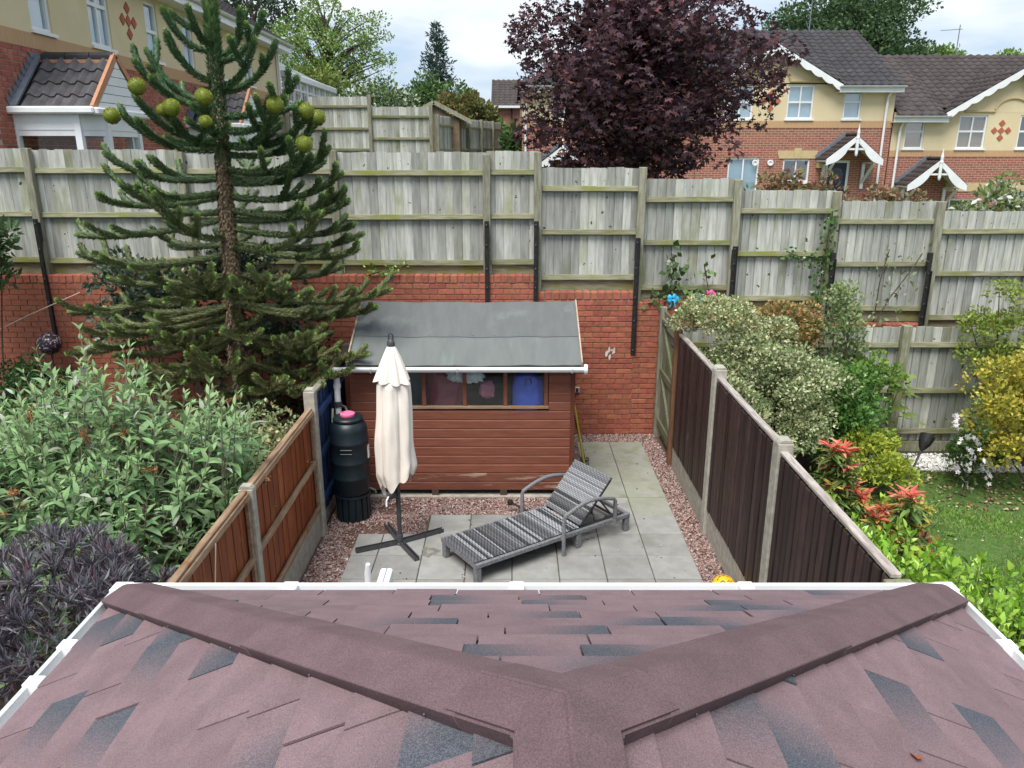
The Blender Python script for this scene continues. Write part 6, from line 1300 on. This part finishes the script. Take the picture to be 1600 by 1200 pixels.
bush('pale_shrub', 'slender pale green shrub growing up in front of the stepped fence', (4.0, 9.2, 1.62), (.32, .25, 1.05), 50, 48, .06, T_small(.3), [(.27, .34, .15), (.2, .27, .1), (.34, .4, .2)], brange=(.16, .28), zmin=-.8, stems=9)
bush('privet_shrub', 'bright green leafy shrub sticking out beside the tall shrub', (4.45, 9.05, 1.25), (.38, .3, .35), 26, 45, .065, T_small(.3), [(.17, .28, .05), (.21, .33, .06), (.12, .22, .045)], brange=(.2, .32), zmin=-.6)
bush('spirea', 'low lime-yellow leafy shrub on the lawn edge', (4.12, 8.25, .42), (.56, .45, .45), 60, 75, .05, T_small(.32), [(.36, .42, .05), (.44, .48, .06), (.26, .34, .05)], brange=(.2, .32), zmin=-.3)
bush('golden_shrub', 'large golden-yellow leaved shrub at the right edge', (6.2, 8.4, 1.0), (.95, .75, 1.0), 120, 110, .052, T_small(.33), [(.52, .44, .06), (.4, .37, .06), (.62, .53, .1), (.27, .3, .06)], brange=(.15, .26), spread=(.5, .92), zmin=-.7, stems=9)
bush('lime_shrub', 'yellow-green shrub behind the golden one against the fence', (6.3, 9.2, 1.65), (.95, .42, .9), 80, 75, .055, T_small(.3), [(.19, .28, .05), (.24, .32, .06), (.3, .34, .07)], brange=(.15, .28), zmin=-.7)
bush('berberis', 'dark green undergrowth beneath the clematis', (5.55, 8.6, .4), (.4, .35, .4), 24, 70, .05, T_small(.3), [(.07, .14, .03), (.1, .18, .04)], brange=(.2, .32), zmin=-.4)
# sapling with big lobed leaves
sy = thing('sycamore_sapling', 'young sycamore sapling with large pale lobed leaves by the fence post', 'plant', (4.85, 9.3, 0)); ST_ = T_star(); b = MB(); b.tube([(4.85, 9.3, 0), (4.8, 9.3, .6), (4.95, 9.3, 1.25)], [.012, .009, .005], 6); b.build('stem', TREEB, sy)
Ps, Ds, Ss = [], [], []
for i in range(22):
    z = RNG.uniform(.5, 1.3); a = RNG.uniform(0, 6.28); p0 = np.array([4.86, 9.3, z]); d = np.array([math.cos(a), math.sin(a) * .8 - .3, .1]); Ps.append(p0 + d * RNG.uniform(.08, .3)); Ds.append(d + np.array([0, 0, -.35])); Ss.append(RNG.uniform(.16, .25))
leafobjs(sy, np.array(Ps), np.array(Ds), np.array(Ss), ST_, [(.2, .27, .06), (.24, .31, .08), (.17, .24, .055)], LEAF)
# clematis with white flowers
cl = thing('clematis', 'clematis with clusters of white flowers hanging beside the golden shrub', 'climber', (5.2, 8.1, 0)); arr, _ = blob_leaves((5.2, 8.15, .75), (.2, .2, .65), 20, 30, .05, T_small(.3), [(.08, .13, .04), (.1, .16, .05)], zmin=-1, brange=(.1, .2), spread=(.2, .9)); foliage('foliage', cl, arr, LEAF)
fv, ff_, fc = [], [], []
fl = []
for k in range(5):
    a = 2*math.pi*k/5; T0 = T_small(.3, -.1, .03); q = T0[0].copy(); x, y = q[:, 0].copy(), q[:, 1].copy(); q[:, 0] = x*math.cos(a) - y*math.sin(a); q[:, 1] = x*math.sin(a) + y*math.cos(a); fl.append((q * .03, T0[1], np.tile((.8, .74, .76), (4, 1))))
fV, fF, fC = cat(fl); FM = mesh('flower', fV, fF, LEAFD, col=fC)
for (x, y) in [(1494, 652), (1498, 668), (1503, 690), (1512, 682), (1520, 688), (1506, 712), (1515, 700), (1522, 705), (1530, 698), (1512, 722), (1520, 715), (1536, 722), (1541, 738), (1546, 742), (1508, 755), (1514, 766), (1544, 752), (1500, 735), (1518, 736), (1528, 690), (1490, 662)]:
    for q in range(3): c = at(x + random.uniform(-5, 5), y + random.uniform(-5, 5), 7.95 + random.uniform(-.06, .06)); put('flower', FM, cl, tuple(c), (R(70 + random.uniform(-30, 30)), random.uniform(-.5, .5), random.uniform(0, 6)))
# pieris with red tips
def pieris(label, base, heads):
    heads = [(a_, b_, c_ + .02, r_) for a_, b_, c_, r_ in heads]
    t = thing('pieris', label, 'shrub', base, group='red-tipped pieris shrubs'); b = MB(); parts = []; tl_ = T_lance(.13, .2)
    for (hx, hy, hz, red) in heads:
        h = np.array([hx, hy, hz]); b.tube([base, tuple((np.array(base) + h) / 2 + np.array([0, 0, .05])), tuple(h)], [.014, .01, .005], 5)
        for ring, (k, el_, sz, cols) in enumerate(((16, -.15, .15, [(.14, .24, .06), (.19, .3, .08)]), (15, .3, .135, [(.28, .34, .08), (.55, .46, .1), (.22, .3, .08)]), (20, .6, .135, [(.75, .2, .13), (.8, .34, .2), (.7, .13, .1), (.78, .42, .22)] if red else [(.6, .45, .1), (.35, .36, .08)]))):
            a = RNG.uniform(0, 6.28, k); e = el_ + RNG.normal(size=k) * .2; D = np.stack([np.cos(a)*np.cos(e), np.sin(a)*np.cos(e), np.sin(e)], 1); parts.append(leafmesh(np.tile(h - np.array([0, 0, .05 * (2 - ring)]), (k, 1)) + RNG.normal(size=(k, 3)) * .015, D, sz, tl_, cols, flat=.7))
        k = 26; P = h + RNG.normal(size=(k, 3)) * np.array([.09, .09, .1]) - np.array([0, 0, .14]); parts.append(leafmesh(P, RNG.normal(size=(k, 3)) + np.array([0, 0, .3]), .09, tl_, [(.05, .095, .03), (.08, .13, .04)], flat=.6))
    foliage('foliage', t, cat(parts), LEAF); b.build('stem', TREEB, t)
def heads(pts, Y): return [(*at(x, y, Y + random.uniform(-.15, .15)), r) for x, y, r in pts]
pieris('tall red-tipped pieris beside the brown fence', (3.0, 6.55, 0), heads([(1300, 705, 1), (1318, 708, 1), (1290, 735, 1), (1308, 735, 0), (1322, 735, 1), (1312, 768, 1), (1330, 765, 1), (1345, 782, 1), (1295, 795, 1), (1305, 812, 1), (1350, 790, 0), (1338, 812, 1), (1318, 790, 0), (1330, 835, 0), (1348, 815, 1), (1310, 840, 0), (1300, 765, 0)], 6.5))
pieris('shorter red-tipped pieris on the lawn above the bright hedge', (3.5, 6.1, 0), heads([(1408, 785, 1), (1425, 782, 1), (1440, 800, 0), (1382, 802, 1), (1370, 815, 1), (1412, 815, 0), (1428, 830, 0), (1400, 845, 1), (1442, 848, 1), (1358, 838, 1), (1420, 865, 0), (1438, 875, 1), (1408, 880, 1), (1390, 830, 0)], 6.1))
# bright laurel hedge in the corner, biggest leaves as single pieces
hd = thing('griselinia_hedge', 'bright lime-green leafy hedge along the right edge of the roof', 'hedge', (3.2, 4.5, 0)); P_, D_ = [], []; b = MB(); TO = T_lance(.26, .06, .05)
for i in range(680):
    f = RNG.uniform(0, 1) ** .9; c = np.array([2.68, 5.85, 0]) * (1 - f) + np.array([3.75, 4.1, 0]) * f; c[:2] += RNG.normal(size=2) * np.array([.22, .24]); c[0] = max(c[0], 2.28); c[2] = RNG.uniform(.25, 1.08) - .12 * abs(math.sin(f * 6)) ; h = c.copy()
    b.tube([(c[0], c[1], max(0, c[2] - .5)), tuple(c)], [.008, .004], 4, cap=False); k = 12; a = np.arange(k) * 2.4 + RNG.uniform(0, 6); e = np.linspace(.0, 1.2, k); g = np.linspace(0, 1, k)
    P_.append(c[None] - np.array([0, 0, .14])[None] * (1 - g)[:, None] + RNG.normal(size=(k, 3)) * .006); D_.append(np.stack([np.cos(a)*np.cos(e), np.sin(a)*np.cos(e), np.sin(e)], 1))
P_, D_ = np.vstack(P_), np.vstack(D_); S_ = np.full(len(P_), .075) * RNG.uniform(.7, 1.2, len(P_)); score = P_[:, 2] / np.linalg.norm(P_ - np.array([0, 0, 3.88]), axis=1) * S_ * (P_[:, 0] / P_[:, 1] < .82); sel = np.zeros(len(P_), bool); sel[np.argsort(-score)[:290]] = True
HC = [(.22, .4, .04), (.28, .47, .05), (.17, .33, .035), (.35, .53, .08)]
foliage('foliage', hd, leafmesh(P_[~sel], D_[~sel], S_[~sel], TO, HC, flat=.5), LEAFG); leafobjs(hd, P_[sel], D_[sel], S_[sel] * 1.1, TO, HC, LEAFG, flat=.5); b.build('stem', mat('hedge_stem', (.14, .18, .05), rough=.8), hd)
# ivy and bramble on the stepped fence
def climber(name, label, base, pts, n, spread, size, cols, T=T_small(.45)):
    t = thing(name, label, 'climber', base); pts = np.array(pts, float); i = RNG.integers(0, len(pts)-1, n); f = RNG.uniform(size=(n, 1)); P = pts[i] * (1-f) + pts[i+1] * f + RNG.normal(size=(n, 3)) * np.array([spread, .025, spread]); D = np.stack([RNG.normal(size=n), -.5 + 0*f[:, 0], RNG.normal(size=n) - .3], 1); P[:, 1] = np.minimum(P[:, 1], 10.5)
    foliage('foliage', t, leafmesh(P, D, size, T, cols, flat=.3), LEAFG); MB().tube([tuple(p) for p in pts], .008, 5).build('stem', TREEB, t)
climber('ivy', 'ivy climbing a post of the stepped fence', (4.2, 10.43, 1.75), [(4.18, 10.43, 1.8), (4.2, 10.42, 2.2), (4.22, 10.42, 2.6), (4.26, 10.42, 3.15)], 150, .06, .06, [(.05, .12, .025), (.07, .15, .03)])
climber('ivy_sprig', 'short ivy sprig along the middle rail of the stepped fence', (3.75, 10.43, 2.5), [(4.2, 10.43, 2.52), (3.95, 10.43, 2.5), (3.7, 10.43, 2.62)], 60, .05, .06, [(.06, .13, .03), (.09, .17, .04)])
climber('bramble', 'bramble with broad leaves growing from the wall top above the gate', (2.1, 10.43, 1.95), [(1.95, 10.42, 1.98), (2.15, 10.4, 2.1), (2.2, 10.42, 2.35), (2.15, 10.42, 2.6)], 60, .1, .1, [(.08, .14, .04), (.11, .18, .055), (.06, .11, .035)])
climber('bramble_shoots', 'low bramble leaves on the coping right of the steel bar', (2.4, 10.43, 1.95), [(1.8, 10.42, 1.98), (2.3, 10.4, 2.04), (2.7, 10.42, 2.02), (2.6, 10.42, 2.45)], 50, .07, .09, [(.09, .15, .04), (.12, .2, .06)])
climber('young_shrub', 'thin young shrub in front of the stepped fence on the right', (5.1, 10.38, 1.6), [(5.0, 10.38, 1.65), (5.15, 10.36, 2.0), (5.4, 10.36, 2.4), (5.5, 10.36, 2.6)], 60, .1, .075, [(.15, .2, .08), (.2, .25, .11)], T_small(.25)); climber('young_shrub', 'thin leafy stem left of the young shrub on the fence', (4.98, 10.38, 1.6), [(4.98, 10.38, 1.65), (4.98, 10.36, 2.2), (5.05, 10.36, 2.65)], 40, .08, .07, [(.15, .2, .08), (.2, .25, .11)], T_small(.25))
climber('wall_sprig', 'bright green sprig at the wall top above the shed', (-1.75, 10.4, 2.25), [(-1.95, 10.38, 2.3), (-1.7, 10.36, 2.38), (-1.4, 10.36, 2.45)], 60, .05, .06, [(.15, .26, .03), (.2, .32, .04)], T_small(.3))

# ---- grass and daisies
n = 90000; P = np.stack([RNG.uniform(2.45, 7.2, n), RNG.uniform(3.2, 9.0, n), np.full(n, .004)], 1); keep = (P[:, 0] / P[:, 1] < .78); clump = np.sin(P[:, 0]*3.1 + 1.7*np.sin(P[:, 1]*2.3)) * np.sin(P[:, 1]*2.7 + P[:, 0]); bare = np.hypot((P[:, 0]-5.3)/.7, (P[:, 1]-8.3)/.5) < 1; keep &= ~(bare & (RNG.uniform(size=n) < .75)); P = P[keep]; clump = clump[keep]; n = len(P)
a = RNG.uniform(0, 6.28, n); D = np.stack([np.cos(a) * .6, np.sin(a) * .6, np.full(n, .8)], 1) + RNG.normal(size=(n, 3)) * .2
gv = (np.array([(0, .5, 0), (0, -.5, 0), (.6, .3, -.02), (1, 0, -.2)]) * np.array([1, .12, 1]), np.array([(0, 1, 2), (2, 1, 3)]))
gc = np.array([(.14, .28, .045), (.18, .33, .055), (.11, .23, .035), (.25, .34, .09)])[RNG.integers(0, 4, n)]; tone = .5 + .5 * np.sin(P[:, 0]*1.3 + 2*np.sin(P[:, 1]*.9)) * np.sin(P[:, 1]*1.9 + 1.1*P[:, 0]); dry = (RNG.uniform(size=n) < .06 + .1 * tone)[:, None]
gc = np.where(dry, np.array([[.32, .29, .14]]), gc * (.72 + .5 * tone)[:, None])
arr = leafmesh(P, D, .05 + .028 * clump, gv, gc, flat=.3)
tag(pebbles('leaf_litter', [(4.6, 6.4, 7.9, 9.0), (2.4, 3.6, 7.4, 9.0)], 160, .022, [(.2, .12, .06), (.13, .08, .045), (.3, .2, .1), (.4, .34, .2)], .02, STONE, flat=.2), 'brown leaf litter under the shrubs at the lawn edge', 'leaves', kind='stuff')
wp = []
for i in range(70):
    c = np.array([RNG.uniform(3.0, 6.3), RNG.uniform(4.8, 8.6), .01]); k = 9; a = np.arange(k) * 6.283 / k + RNG.uniform(0, 6); Dw = np.stack([np.cos(a), np.sin(a), .35 + 0*a], 1); wp.append(leafmesh(np.tile(c, (k, 1)), Dw, RNG.uniform(.05, .09), T_small(.28), [(.13, .25, .05), (.17, .3, .06)], flat=.9))
tag(put('lawn_weeds', mesh('lawn_weeds', *cat(wp)[:2], LEAF, col=cat(wp)[2])), 'flat leafy weeds dotted through the lawn', 'weeds', kind='stuff')
tag(put('grass', mesh('grass', arr[0], arr[1], LEAF, col=arr[2])), 'short green lawn grass in the right garden', 'grass', kind='stuff')
n = 90; P = np.stack([RNG.uniform(3.6, 6.5, n), RNG.uniform(5.0, 8.2, n), RNG.uniform(.035, .06, n)], 1); V, F = [], []
parts = []
for p in P:
    k = 7; a = np.arange(k) * 2*math.pi/k; r = RNG.uniform(.008, .013); v = np.vstack([p, np.stack([p[0] + r*np.cos(a), p[1] + r*np.sin(a), p[2] - .003 + 0*a], 1)]); parts.append((v, np.array([(0, i+1, (i+1) % k+1) for i in range(k)]), np.vstack([[(.7, .55, .08)], np.tile((.82, .82, .8), (k, 1))])))
V, F, Cc = cat(parts); tag(put('daisies', mesh('daisies', V, F, LEAFD, col=Cc)), 'small white daisies sprinkled over the lawn', 'flowers', kind='stuff')
